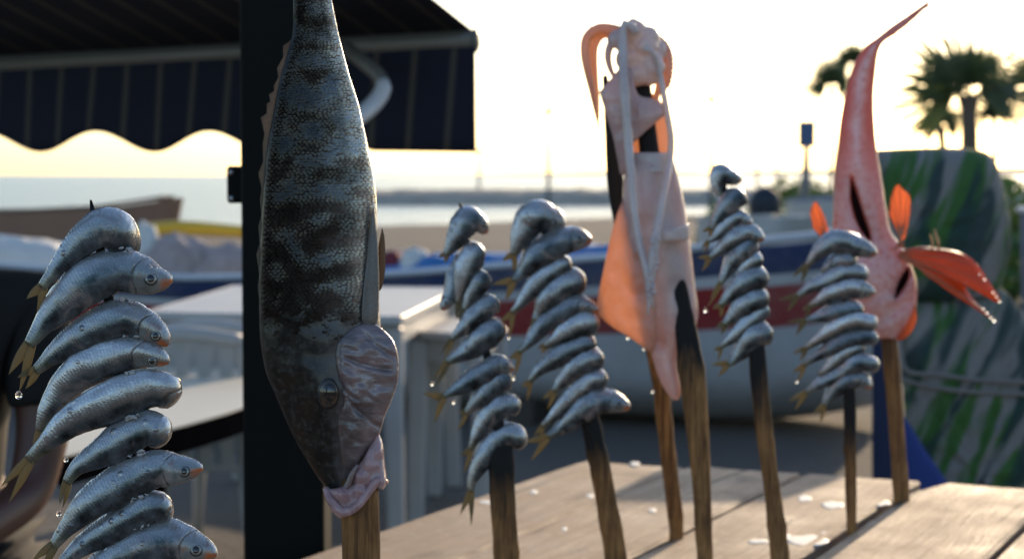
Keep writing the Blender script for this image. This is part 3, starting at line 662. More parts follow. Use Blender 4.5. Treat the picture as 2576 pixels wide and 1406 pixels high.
# spiny back fin along the left edge
base = [(742, 70), (736, 95), (722, 150), (706, 200), (695, 250), (690, 280), (681, 330), (673, 400), (667, 450), (664, 520), (658, 600), (656, 690), (657, 770), (658, 850)]
outer = [(738, 88), (712, 116), (697, 172), (689, 216), (676, 238), (671, 262), (656, 296), (661, 362), (650, 437), (654, 502), (650, 568), (645, 640), (648, 722), (653, 830)]
V = []; F = []; uv = []
for i, (b_, o_) in enumerate(zip(base, outer)):
    for s_ in (-1, 1):
        for t in (0, .5, 1):
            x = (b_[0] + 6) + (o_[0] - b_[0] - 6) * t; y = b_[1] + (o_[1] - b_[1]) * t
            V.append(P(x, y, BZ + s_ * .0009 * (1.2 - t))); uv.append((t, i / 13))
    if i < 13:   # web between the spines is cut back
        for s_ in (-1, 1):
            for t in (0, .5, 1):
                bx = (base[i][0] + base[i + 1][0]) / 2 + 6; by = (base[i][1] + base[i + 1][1]) / 2; ox = (outer[i][0] + outer[i + 1][0]) / 2 + 4; oy = (outer[i][1] + outer[i + 1][1]) / 2 + 4
                V.append(P(bx + (ox - bx) * t * .86, by + (oy - by) * t * .86, BZ + s_ * .0006)); uv.append((t, (i + .5) / 13))
for i in range(26):
    a, b_ = i * 6, (i + 1) * 6
    for t in (0, 1): F += [(a + t, a + t + 1, b_ + t + 1, b_ + t), (b_ + 3 + t, b_ + 4 + t, a + 4 + t, a + 3 + t)]
    F.append((a + 2, a + 5, b_ + 5, b_ + 2))
mk('dorsal_fin', V, F, M['amber_fin'], bigfish, uv)
puff('pelvic_fin', [(961, 572), (968, 602), (969, 680), (957, 732), (946, 705), (952, 622)], BZ - .004, .001, .001, M['amber_fin'], bigfish, 5, 30)
puff('pectoral_fin', [(940, 520), (950, 600), (954, 720), (948, 812), (918, 822), (910, 780), (922, 650), (930, 560)], BZ, .004, .001, M['grey_fin'], bigfish, 6, 36, zf=lambda x, y: bf_surf(min(x, 935), y)[0] - BZ - .003)
M['gill'] = None
m = NT('pink_gill_cover'); co = m.co(); uv = m.co('UV'); n1 = m.noise(co, 22, 3, .5, .6); n2 = m.noise(m.map(uv, (3, 22, 1), (0, 0, rad(28))), 1.0, 4, .6, .4); n3 = m.noise(co, 300, 3)
col = m.ramp(n1, [(.3, (.13, .105, .108)), (.5, (.22, .175, .18)), (.68, (.30, .185, .185)), (.85, (.32, .29, .30))]); col = m.mix(m.ramp(n2, [(.5, 0.0), (.72, .55)]), col, (.36, .35, .37)); col = m.mix(m.ramp(n2, [(.28, .6), (.42, 0.0)]), col, (.11, .06, .06))
gu, gv, _ = m.sep(uv); col = m.mix(m.ramp(m.math('ADD', gu, m.math('MULTIPLY', m.math('SUBTRACT', n1, .5), .5)), [(.0, .9), (.38, 0.0)]), col, (.085, .072, .072))
m.set(base=col, rough=.26, coat=.5, coat_rough=.1, spec=.5, metal=.25, sss=.08, ssss=.006, normal=m.bump(n2, .5, .003, m.bump(n3, .2, .0006))); M['gill'] = m.m
gz = lambda x, y: bf_surf(min(x, 925), y)[0] - BZ
def gsmooth(x, y): return .5 * gz(x, y) + .5 * gz(900, y)
CREASE = [((866, 898), (990, 932), 5, .0045), ((905, 826), (992, 900), 4, .003), ((872, 1000), (962, 1078), 5, .003), ((852, 960), (905, 1010), 5, .0025), ((862, 1075), (915, 1120), 4, .002)]
def creases(x, y):
    h = 0
    for (a, b, w, dpt) in CREASE:
        dx, dy = b[0] - a[0], b[1] - a[1]; L = math.hypot(dx, dy); t = ((x - a[0]) * dx + (y - a[1]) * dy) / L / L; d = ((x - a[0]) * dy - (y - a[1]) * dx) / L + 6 * math.sin(t * 3.4)
        if -.15 < t < 1.1: h += dpt * math.exp(-(d / w) ** 2) * smooth(-.15, .2, t) * (1 - smooth(.85, 1.1, t))
    return h
puff('gill_cover', [(848, 862), (872, 834), (906, 815), (940, 814), (968, 832), (992, 862), (1003, 905), (1001, 960), (986, 1005), (969, 1045), (955, 1090), (935, 1120), (912, 1152), (892, 1180), (874, 1184), (860, 1160), (851, 1110), (848, 1060), (856, 1030), (862, 1005), (857, 980), (848, 940), (842, 900)], BZ, .010, .004, M['gill'], bigfish, 40, 120, (918, 985), .0015, lambda x, y: gsmooth(x, y) + creases(x, y) + .002 * abs(mnoise.noise(Vector(((x + y * .5) / 80, (y - x * .45) / 22, 2)))), .002, 3)
m = NT('wet_pink_mouth'); co = m.co(); n1 = m.noise(co, 30, 4, .6, .8); n2 = m.noise(m.map(co, (1, 1, .5)), 90, 4)
m.set(base=m.ramp(n1, [(.3, (.25, .13, .14)), (.5, (.42, .27, .28)), (.72, (.55, .42, .43))]), rough=.24, coat=.6, coat_rough=.08, sss=.3, ssss=.01, normal=m.bump(n2, .6, .003, m.bump(n1, .7, .006))); M['mouth'] = m.m
puff('lower_jaw', [(952, 1085), (964, 1120), (968, 1165), (973, 1212), (962, 1232), (947, 1222), (930, 1250), (906, 1284), (876, 1304), (846, 1297), (828, 1268), (819, 1232), (846, 1236), (872, 1218), (890, 1185), (915, 1150), (935, 1110)], BZ, .014, .016, M['mouth'], bigfish, 12, 64, (905, 1215), .003, lambda x, y: -.006, .007, 5)
tube('lip', [P(819, 1228, BZ - .012), P(834, 1262, BZ - .020), P(862, 1288, BZ - .022), P(898, 1272, BZ - .022), P(926, 1238, BZ - .020), P(950, 1208, BZ - .018), P(971, 1212, BZ - .008)], [.003, .0042, .0046, .0042, .004, .0042, .003], M['mouth'], bigfish, 10, 40)
tube('upper_lip', [P(822, 1226, BZ - .008), P(846, 1240, BZ - .014), P(872, 1224, BZ - .018), P(886, 1192, BZ - .02), P(900, 1168, BZ - .02)], [.002, .003, .003, .0028, .0015], M['gill'], bigfish, 8, 30)
ez, _s = bf_surf(826, 988)
ex = Vector((1, 0, 0))
e = mk('eye', *ell_geo(P(826, 988, ez + .003), .0108, .0066, .0152, 24, 13)[:2], M['eye_rim'], bigfish)
mk('iris', *ell_geo(P(828, 989, ez + .0000), .0094, .0056, .0134, 24, 13)[:2], simple('bronze_iris', (.055, .045, .035), .15, .3, .3, 200, coat=.8), e)
mk('pupil', *ell_geo(P(829, 988, ez - .0034), .0062, .0036, .0088, 20, 11)[:2], M['pupil'], e)

# ------------------------------------------------------------------ squid
QZ = 2.60
def mat_squid(name, c1, c2, c3, tr, fac):
    m = NT(name); co = m.co(); n1 = m.noise(co, 16, 5, .6, .5); n2 = m.noise(co, 120, 4, .7)
    col = m.ramp(n1, [(.3, c1), (.52, c2), (.75, c3)]); col = m.mix(m.ramp(n2, [(.55, 0.0), (.72, .35)]), col, (.30, .12, .10))
    m.set(base=col, rough=.26, coat=.5, coat_rough=.1, spec=.5, normal=m.bump(n2, .25, .001, m.bump(n1, .35, .004))).translucent(tr, fac); return m.m
M['squid'] = mat_squid('squid_mantle_skin', (.50, .34, .33), (.60, .47, .46), (.68, .59, .59), (.95, .60, .46), .22)
M['squid_fin'] = mat_squid('squid_fin_skin', (.48, .30, .25), (.55, .38, .33), (.60, .47, .43), (1.0, .58, .30), .46)
M['squid_white'] = mat_squid('squid_white_flesh', (.58, .52, .53), (.68, .63, .65), (.75, .72, .74), (.95, .7, .5), .26)
squid = empty('squid', P(1640, 1000, QZ), 'pale pink whole squid speared upright, tentacles folded over the top', 'squid')
MR = [(388, 1584, 1690), (430, 1572, 1703), (500, 1566, 1719), (570, 1572, 1731), (650, 1585, 1741), (720, 1600, 1749), (780, 1614, 1757), (820, 1624, 1750), (860, 1632, 1722), (900, 1641, 1702), (950, 1657, 1709), (985, 1676, 1714), (1006, 1692, 1706)]
def q_fn(px, y, s):
    if s < 0: return 0
    return (.004 * mnoise.noise(Vector((px / 40, y / 70, 2))) + .010 * math.exp(-(((px - 1660) / 13) ** 2)) * smooth(700, 780, y) * (1 - smooth(860, 900, y))) * min(1, 2 * s)
g = rows_geo(MR, QZ, .55, 40, 70, None, q_fn); mantle = mk('mantle', g[0], [tuple(reversed(f)) for f in g[1]], M['squid'], squid, g[2])
puff('fin', [(1574, 490), (1555, 530), (1535, 600), (1516, 690), (1500, 770), (1506, 792), (1540, 822), (1580, 846), (1612, 868), (1645, 885), (1652, 800), (1640, 700), (1620, 600), (1595, 530)], QZ - .004, .0035, .002, M['squid_fin'], squid, 10, 64, (1585, 740), .0012, lambda x, y: -.012 * smooth(1560, 1640, x) + .012 * (1 - smooth(1500, 1560, x)), .003, 4)
puff('torn_flap', [(1507, 232), (1530, 206), (1556, 176), (1588, 172), (1604, 236), (1640, 248), (1666, 262), (1677, 283), (1655, 305), (1625, 330), (1600, 354), (1583, 373), (1592, 394), (1582, 424), (1563, 444), (1553, 400), (1543, 350), (1525, 290)], QZ - .012, .013, .004, M['squid'], squid, 10, 60, (1572, 300), .002, lambda x, y: -.012 * smooth(1560, 1620, x), .003, 9)
puff('back_wall', [(1560, 230), (1620, 222), (1668, 262), (1684, 290), (1691, 340), (1694, 400), (1680, 430), (1600, 430), (1572, 395), (1556, 330)], QZ + .020, .003, .003, M['squid_fin'], squid, 5, 30, None, .002)
for nm, rows_ in (('cut_rim', [(384, 1589, 1690), (392, 1583, 1693), (412, 1586, 1697), (434, 1580, 1700)]),):
    g = rows_geo(rows_, QZ - .001, .57, 36, 10); mk(nm, g[0], [tuple(reversed(f)) for f in g[1]], M['squid_white'], mantle, g[2])
puff('cut_rim', [(1664, 578), (1695, 574), (1730, 566), (1734, 590), (1732, 602), (1700, 606), (1668, 606)], QZ - .045, .004, .02, M['squid_white'], mantle, 6, 36, None, .001, lambda x, y: .022 * smooth(1690, 1735, x))
# head: lumps fused by voxel remesh
def blob(name, balls, z, mat, parent, vox=.0022, smooth_it=4, **kw):
    gs = [ell_geo(P(x, y, z + dz), r * 1.1 * z / FPX * sx, r * z / FPX, r * 1.12 * z / FPX * sz, 18, 12) for (x, y, r, dz, sx, sz) in balls]
    V, F, U = merge(gs); me = bpy.data.meshes.new('tmp'); me.from_pydata([tuple(v) for v in V], [], F); o = bpy.data.objects.new('tmp', me); COL.objects.link(o)
    r = o.modifiers.new('r', 'REMESH'); r.mode = 'VOXEL'; r.voxel_size = vox; s_ = o.modifiers.new('s', 'SMOOTH'); s_.iterations = smooth_it
    dg = bpy.context.evaluated_depsgraph_get(); e_ = o.evaluated_get(dg).to_mesh()
    V = [v.co.copy() for v in e_.vertices]; F = [tuple(p.vertices) for p in e_.polygons]; o.evaluated_get(dg).to_mesh_clear(); bpy.data.objects.remove(o); bpy.data.meshes.remove(me)
    return mk(name, V, F, mat, parent, **kw)
blob('head', [(1600, 188, 34, 0, 1.1, .8), (1632, 190, 30, 0, 1, .8), (1576, 150, 26, -.004, 1, 1.1), (1612, 150, 30, .0, 1, 1), (1640, 160, 28, -.006, 1, .9), (1560, 100, 26, .0, 1.2, .9), (1597, 84, 30, -.004, 1, 1), (1592, 60, 13, -.004, 1, 1), (1632, 96, 26, -.006, 1, 1), (1624, 118, 30, -.008, 1, .8), (1656, 128, 22, .004, .9, 1.2), (1648, 170, 22, -.012, 1.1, .9)], QZ - .004, M['squid_white'], squid)
def tent(pts, r, mat='squid', nm='tentacle', suck=0, dz=0.0):
    p3 = [P(x, y, QZ + dz + (q[0] if q else 0)) for x, y, *q in pts]
    gs = [tube_geo([Vector(v[:3]) for v in crom([tuple(p) + (0,) for p in p3], 40)], list(np.interp(np.linspace(0, 1, 40), np.linspace(0, 1, len(r)), [x * QZ / FPX for x in r])), 10)]
    if suck:
        c = crom([tuple(p) for p in p3], suck)
        for k, v in enumerate(c):
            rr = np.interp(k / suck, np.linspace(0, 1, len(r)), r) * QZ / FPX
            gs.append(ell_geo(Vector(v) + Vector((rr * .9, -rr * .2 * (k % 2), 0)), rr * .42, rr * .42, rr * .42, 8, 6))
    V, F, U = merge(gs); return mk(nm, V, F, M[mat], squid, U)
tent([(1585, 92), (1545, 78), (1508, 74), (1480, 92), (1472, 125), (1478, 175), (1490, 230), (1500, 285), (1508, 328)], [16, 16, 14, 13, 12, 10, 8, 5, 1.5], 'squid_fin')
tent([(1580, 88), (1542, 84), (1512, 90), (1496, 115), (1494, 150), (1497, 195), (1502, 240), (1506, 300)], [13, 12, 11, 10, 9, 7, 5, 2], 'squid_fin', dz=.012)
tent([(1575, 95), (1545, 100), (1532, 125), (1530, 150), (1538, 180), (1552, 205)], [12, 11, 10, 9, 7, 4], 'squid', dz=-.004)
tent([(1630, 95), (1660, 108), (1676, 140), (1679, 180), (1674, 215), (1660, 235)], [15, 15, 14, 13, 11, 5], 'squid_fin', suck=16, dz=.006)
tent([(1640, 110), (1662, 130), (1668, 165), (1660, 210), (1650, 250), (1645, 285)], [13, 12, 11, 10, 8, 4], 'squid_fin', dz=.012)
tent([(1600, 85), (1584, 62), (1569, 66), (1566, 110), (1568, 180, -.012), (1573, 260, -.02), (1580, 350, -.022), (1586, 420, -.03), (1594, 520, -.036), (1608, 610, -.042), (1626, 680, -.05), (1633, 745, -.05), (1630, 790, -.05)], [11, 12, 13, 13, 12, 11.5, 11, 10, 9.5, 9.5, 9.5, 9, 3], 'squid_white', 'long_tentacle', 0, -.03)
tent([(1620, 120, -.01), (1640, 130, -.01), (1656, 170), (1668, 230), (1681, 300), (1688, 345), (1686, 395), (1676, 455, -.03), (1662, 530, -.045), (1650, 600, -.05), (1640, 670, -.052), (1636, 730, -.05), (1645, 775, -.048)], [8, 8, 8, 8, 8.5, 9, 9, 9, 10, 12, 13, 11, 3], 'squid_white', 'long_tentacle', 0, -.028)
# suckers on the club of the long arm
gs = []
random.seed(5)
for k in range(26):
    t = k / 25; x = 1650 - 14 * t + random.uniform(-9, 9); y = 596 + 150 * t; gs.append(ell_geo(P(x, y, QZ - .084 + random.uniform(-.002, .002)), *[random.uniform(4.2, 7) * QZ / FPX] * 3, 10, 7))
V, F, U = merge(gs); mk('sucker_club', V, F, M['squid_white'], squid, U, kind='stuff')
tent([(1496, 84), (1484, 64), (1471, 40)], [3, 2, .7], 'squid_fin', 'tentacle_tip', 0, .02)
tent([(1510, 80), (1507, 66), (1504, 52)], [2.5, 1.6, .6], 'squid_fin', 'tentacle_tip', 0, .02)
for (x, y, r) in ((1580, 850, 5), (1620, 878, 3.5), (1731, 562, 3.5), (1642, 985, 4)): drop_at(x, y, QZ - .006, r, squid)

# ------------------------------------------------------------------ red fish (split open)
RZ = 3.06
def mat_red():
    m = NT('red_fish_skin'); uv = m.co('UV'); co = m.co(); u, v, _ = m.sep(uv); n1 = m.noise(co, 20, 5, .6, .4); n2 = m.noise(co, 110, 4, .6)
    lat = m.math('ABSOLUTE', m.math('SUBTRACT', m.math('MULTIPLY', v, 2.0), 1.0))
    lat = m.math('ADD', lat, m.math('MULTIPLY', m.math('SUBTRACT', n1, .5), 1.0))
    col = m.ramp(lat, [(.0, (.78, .70, .71)), (.14, (.72, .58, .58)), (.30, (.66, .36, .33)), (.55, (.58, .17, .14)), (.8, (.6, .12, .08)), (1, (.65, .13, .06))])
    col = m.mix(m.ramp(u, [(.42, 0.0), (.6, .75)]), col, m.mix(n1, (.60, .40, .38), (.74, .66, .67)))
    col = m.mix(m.ramp(n2, [(.46, 0.0), (.66, .6)]), col, (.50, .13, .10))
    m.set(base=col, rough=.28, coat=.5, coat_rough=.1, normal=m.bump(n2, .8, .003, m.bump(n1, .5, .006))).translucent((.95, .35, .22), .22); return m.m
M['red'] = mat_red()
CUTS = [[(2143, 452, 2), (2150, 500, 12), (2162, 545, 14), (2176, 580, 12), (2188, 606, 2)], [(2284, 676, 3), (2274, 700, 14), (2262, 728, 13), (2252, 752, 2)]]
RL = [(-2, 2332, 2342), (12, 2328, 2340)]
CEN = [(2336, 8, 5), (2292, 44, 9), (2246, 78, 11), (2214, 102, 10), (2190, 132, 20), (2173, 180, 30), (2163, 235, 35), (2157, 300, 42), (2156, 380, 50), (2159, 460, 60), (2163, 540, 68), (2170, 610, 78), (2196, 690, 104), (2222, 760, 84), (2238, 815, 58), (2243, 852, 30)]
q = crom([(a, b, c) for a, b, c in CEN], 110); V = []; uv = []; m_ = 64
for i, (x, y, hw) in enumerate(q):
    t = i / 109; dx, dy = (q[min(i + 1, 109)] - q[max(i - 1, 0)])[:2]; L = math.hypot(dx, dy); nx, ny = dy / L, -dx / L      # across, to the picture's right
    if y > 640: w_ = smooth(640, 700, y); nx, ny = nx * (1 - w_) + w_, ny * (1 - w_)
    dep = .42 if t > .25 else .5
    for j in range(m_):
        a = 2 * math.pi * j / m_; c_, s_ = math.cos(a), math.sin(a); px = x + nx * hw * c_; py = y + ny * hw * c_
        h = -s_ * hw * RZ / FPX * dep
        if s_ > 0:
            h += -.004 * math.exp(-(c_ / .16) ** 2) * (1 - smooth(.5, .62, t)) + .003 * math.exp(-((c_ - .0) / .05) ** 2) * smooth(.25, .3, t) * (1 - smooth(.45, .5, t))
            for cut in CUTS:
                if cut[0][1] - 4 < py < cut[-1][1] + 4:
                    xc = np.interp(py, [k[1] for k in cut], [k[0] for k in cut]); wc = np.interp(py, [k[1] for k in cut], [k[2] for k in cut])
                    h += .030 * max(0, 1 - ((px - xc) / (wc + 3)) ** 2)
            h += .004 * math.sin((px - 2180) / 16 + (py - 740) / 11) * smooth(700, 760, py) * s_
        V.append(P(px, py, RZ + h)); uv.append((t, (c_ + 1) / 2))
redfish = mk('red_fish', V, [tuple(reversed(f)) for f in grid_faces(110, m_)], M['red'], None, uv, label='red gurnard-like fish split open, tail curling up, fins spread orange', cat='fish')
redfish['label'] = 'red finned fish slit open at the belly, thin tail curling upward'
M['cavity'] = simple('dark_body_cavity', (.012, .004, .004), .9, 0, .4, 60, .3, spec=.05)
for cut in CUTS:
    ol = [(c[0] - c[2] * .8, c[1]) for c in cut] + [(c[0] + c[2] * .8, c[1]) for c in cut[::-1]]
    zc = RZ - .010 if cut is CUTS[0] else RZ - .004
    puff('belly_slit', ol, zc, .001, .006, M['cavity'], redfish, 5, 30, None, .001)
tube('tail_tip', [P(2330, 10, RZ), P(2342, 0, RZ), P(2354, -8, RZ)], [.003, .002, .0006], M['red'], redfish, 8, 10, flat=.5)
tube('tail_tip', [P(2326, 22, RZ), P(2340, 16, RZ), P(2356, 8, RZ)], [.003, .002, .0006], M['red'], redfish, 8, 10, flat=.5)
M['fin_orange'] = mat_tail('orange_fin', (.55, .15, .07), (.72, .27, .13), (1.0, .44, .23), .74)
M['fin_rust'] = mat_tail('rust_fin', (.16, .040, .012), (.30, .085, .024), (1.0, .27, .06), .42)
M['fin_ray'] = simple('fin_ray', (.42, .12, .05), .35, 0, .2, 90, coat=.4)
def fan(name, root, tips, z, mat, parent, bow=0, zt=0.0, thick=.0006, rays=True, rbase=6):
    n = 9; V = []; uv = []; R = []
    tip = crom(tips, len(tips) * 3 - 2); nr = len(tip)
    for i, (tx, ty) in enumerate(tip):
        s_ = i / (nr - 1); dx, dy = tx - root[0], ty - root[1]; L = math.hypot(dx, dy)
        rx, ry = root[0] - dy / L * (s_ - .5) * 0, root[1]
        bx, by = root[0] + rbase * (s_ - .5) * (-dy / L) * -1, root[1] + rbase * (s_ - .5) * (dx / L)
        line = []
        for k in range(n):
            t = k / (n - 1); b_ = bow * math.sin(math.pi * t)
            line.append((bx + (tx - bx) * t + dy / L * b_, by + (ty - by) * t - dx / L * b_, zt * t * t + (.0016 if i % 3 else -.0004) * math.sin(math.pi * t)))
        R.append(line)
    for sg in (-1, 1):
        for i, line in enumerate(R):
            for k, (x, y, d) in enumerate(line): V.append(P(x, y, z + d + sg * thick)); uv.append((k / (n - 1), i / (nr - 1)))
    F = []; o_ = nr * n
    for i in range(nr - 1):
        for k in range(n - 1):
            a = i * n + k; F += [(a, a + 1, a + n + 1, a + n), (o_ + a + n, o_ + a + n + 1, o_ + a + 1, o_ + a)]
        F += [(i * n + n - 1, o_ + i * n + n - 1, o_ + (i + 1) * n + n - 1, (i + 1) * n + n - 1)]
    for k in range(n - 1): F += [(k, o_ + k, o_ + k + 1, k + 1), ((nr - 1) * n + k, (nr - 1) * n + k + 1, o_ + (nr - 1) * n + k + 1, o_ + (nr - 1) * n + k)]
    f = mk(name, V, F, M[mat], parent, uv)
    if rays:
        for i in range(0, nr, 3):
            line = R[i]; tube('fin_ray', [P(x, y, z + d - .0004) for x, y, d in line], [.0017 - .0012 * k / (n - 1) for k in range(n)], M['fin_ray'], f, 6)
    return f
fan('pectoral_fin', (2262, 622), [(2237, 540), (2241, 500), (2252, 470), (2262, 464), (2272, 478), (2284, 486), (2290, 502), (2288, 545), (2276, 600)], RZ - .03, 'fin_orange', redfish, 0, .0, rbase=30)
fan('pelvic_fin', (2078, 612), [(2046, 575), (2038, 535), (2043, 518), (2052, 506), (2062, 520), (2074, 545), (2084, 580), (2088, 610)], RZ - .012, 'fin_orange', redfish, 0, .0, rbase=20)
big = fan('wing_fin', (2262, 644), [(2345, 622), (2405, 632), (2450, 656), (2488, 708), (2520, 764), (2466, 738), (2424, 712), (2455, 762), (2504, 808), (2432, 762), (2372, 722), (2320, 684)], RZ - .02, 'fin_rust', redfish, 6, .03, rbase=16)
for a, b in (((2344, 632), (2340, 588)), ((2362, 632), (2350, 578))): tube('fin_spine', [P(a[0], a[1], RZ - .02), P((a[0] + b[0]) / 2 + 3, (a[1] + b[1]) / 2, RZ - .022), P(b[0], b[1], RZ - .02)], [.0022, .0016, .0005], M['fin_ray'], big, 8, 12)
puff('jaw_flap', [(2302, 760), (2306, 800), (2296, 830), (2276, 852), (2256, 856), (2262, 840), (2280, 815), (2292, 785)], RZ - .008, .003, .003, M['fin_orange'], redfish, 6, 36)
random.seed(9)
for (x, y, r) in [(2278, 632, 5), (2502, 806, 5), (2494, 798, 4), (2484, 786, 4), (2474, 776, 3), (2516, 758, 4), (2508, 746, 3), (2500, 735, 3.5), (2478, 702, 4), (2466, 690, 3), (2430, 712, 3.5), (2286, 664, 4)]: drop_at(x, y, RZ - .012, r, big)

# ------------------------------------------------------------------ black post with bracket
M['post'] = simple('black_painted_steel', (.0032, .0045, .0045), .6, .0, .3, 6, .1, spec=.12)
PZ = 2.75
pl, pr = P(607, 700, PZ), P(812, 700, PZ); pw = pr.x - pl.x; pc = (pl + pr) / 2
post = empty('steel_post', (pc.x, pc.y + pw / 2, 0), 'thick black square steel post with a small screwed bracket', 'post')
box('shaft', (pc.x, pc.y + pw / 2, 1.6), pw, pw, 3.2, M['post'], post, bev=.006)
b0, b1 = P(566, 418, PZ + .02), P(612, 512, PZ + .02)
br = box('bracket', ((b0.x + b1.x) / 2, b0.y + .02, (b0.z + b1.z) / 2), b1.x - b0.x, .012, b0.z - b1.z, M['post'], post, Vector((1, 0, 0)), Vector((0, 0, 1)).cross(Vector((1, 0, 0))), Vector((0, 0, 1)), bev=.004)
M['screw'] = simple('steel_screw', (.35, .35, .36), .3, .9, .1, 80)
for y in (434, 500):
    c = P(578, y, PZ + .02); mk('screw', *ell_geo((c.x, b0.y + .013, c.z), .0045, .003, .0045, 12, 7)[:2], M['screw'], br)

# ------------------------------------------------------------------ awning
def mat_awning():
    m = NT('striped_awning_cloth'); uv = m.co('UV'); u, v, _ = m.sep(uv); f = m.math('FRACT', u)
    ln = m.math('ADD', m.ramp(f, [(.40, 0.0), (.44, 1.0), (.56, 1.0), (.60, 0.0)]), 0)
    n = m.noise(m.co(), 300, 2)
    m.set(base=m.mix(ln, (.013, .018, .042), (.10, .09, .08)), rough=.85, normal=m.bump(n, .2, .0005)).translucent((.004, .006, .014), .3); return m.m
M['awning'] = mat_awning(); M['bar'] = simple('awning_aluminium', (.16, .155, .14), .45, .3, .1, 10)
M['white_arm'] = simple('white_lacquered_arm', (.62, .63, .66), .35, 0, .08, 10)
AR, AL = P(1196, 103, 4.6), P(-260, 178, 5.4)
awn = empty('awning', (AL + AR) / 2, 'dark navy striped awning with scalloped valance and aluminium front bar', 'awning')
tube('front_bar', [AL, AR], .027, M['bar'], awn, 16)
mk('end_cap', *ell_geo(AR, .012, .029, .030, 16, 9)[:2], M['bar'], awn)
bl = (AR - AL); L = bl.length; bu = bl / L
A2 = Vector((-.42, -1, .33))
V = []; uv = []; nu, nv = 60, 10; sp = .108
for i in range(nu):
    s_ = i / (nu - 1)
    for j in range(nv):
        t = j / (nv - 1) * 2.6
        V.append(AL.lerp(AR - bu * .005, s_) + A2 * t + ZZ * (.022 - .05 * math.sin(math.pi * j / (nv - 1)))); uv.append((s_ * L / sp, t))
V, F = sheet(nu, nv, V, ZZ * .0016)
mk('canopy', V, F, M['awning'], awn, uv + uv)
# valance
V = []; uv = []; nu, nv = 160, 8
def val_bottom(px):
    if px > 930: return 380 + (px - 930) * .014
    ph = (px - 100) / 286 * 2 * math.pi
    return 357 + 26 * math.cos(ph)
for i in range(nu):
    s_ = i / (nu - 1); top = AL.lerp(AR, s_); d = (top - Vector((0, 0, CH))).dot(VIEW); px = top.x / d * FPX + 1288
    bot = P(px, val_bottom(px), d)
    for j in range(nv):
        t = j / (nv - 1); wv = .006 * math.sin(px / 46) * t
        p = top.lerp(bot, t); V.append(Vector((p.x + wv * .3 + t * .02 * 0, p.y + wv - .024 * (1 - t), p.z))); uv.append((s_ * L / sp + .22 * t, t))
V, F = sheet(nu, nv, V, Vector((0, .0018, 0)))
mk('valance', V, F, M['awning'], awn, uv + uv)
az = 4.55
tube('folding_arm', [P(700, 440, az - .45), P(860, 325, az - .2), P(925, 276, az - .1), P(952, 248, az - .07), P(965, 222, az - .06), P(962, 204, az - .055)], [.021, .021, .021, .021, .020, .016], M['white_arm'], awn, 12, 30)
tube('upper_arm', [P(964, 212, az - .05), P(948, 186, az - .04), P(905, 150, az - .01), P(870, 122, az + .05)], [.017, .018, .018, .018], M['bar'], awn, 12, 20)  # shade on the white arm's upper length, painted in as darker bar colour

# ------------------------------------------------------------------ white fishing boat with blue gunwale and red band
def mat_hull():
    m = NT('painted_hull'); uv = m.co('UV'); u, v, _ = m.sep(uv); co = m.co(); n = m.noise(co, 3, 5, .7); v2 = m.math('ADD', v, m.math('MULTIPLY', m.math('SUBTRACT', n, .5), .006))
    col = m.ramp(v2, [(0, (.34, .35, .37)), (.555, (.38, .39, .41)), (.56, (.22, .010, .014)), (.782, (.24, .011, .014)), (.787, (.42, .43, .45)), (.842, (.42, .43, .45)), (.847, (.008, .025, .09)), (1, (.010, .03, .11))], 'LINEAR')
    col = m.mix(m.ramp(n, [(.42, 0.0), (.75, .4)]), col, (.2, .185, .17))
    m.set(base=col, rough=.4, spec=.4); return m.m
M['hull'] = mat_hull(); M['rail'] = simple('pale_blue_rail', (.52, .56, .62), .45, 0, .12, 6); M['deck'] = simple('boat_boards', (.30, .29, .28), .7, 0, .3, 4, .2)
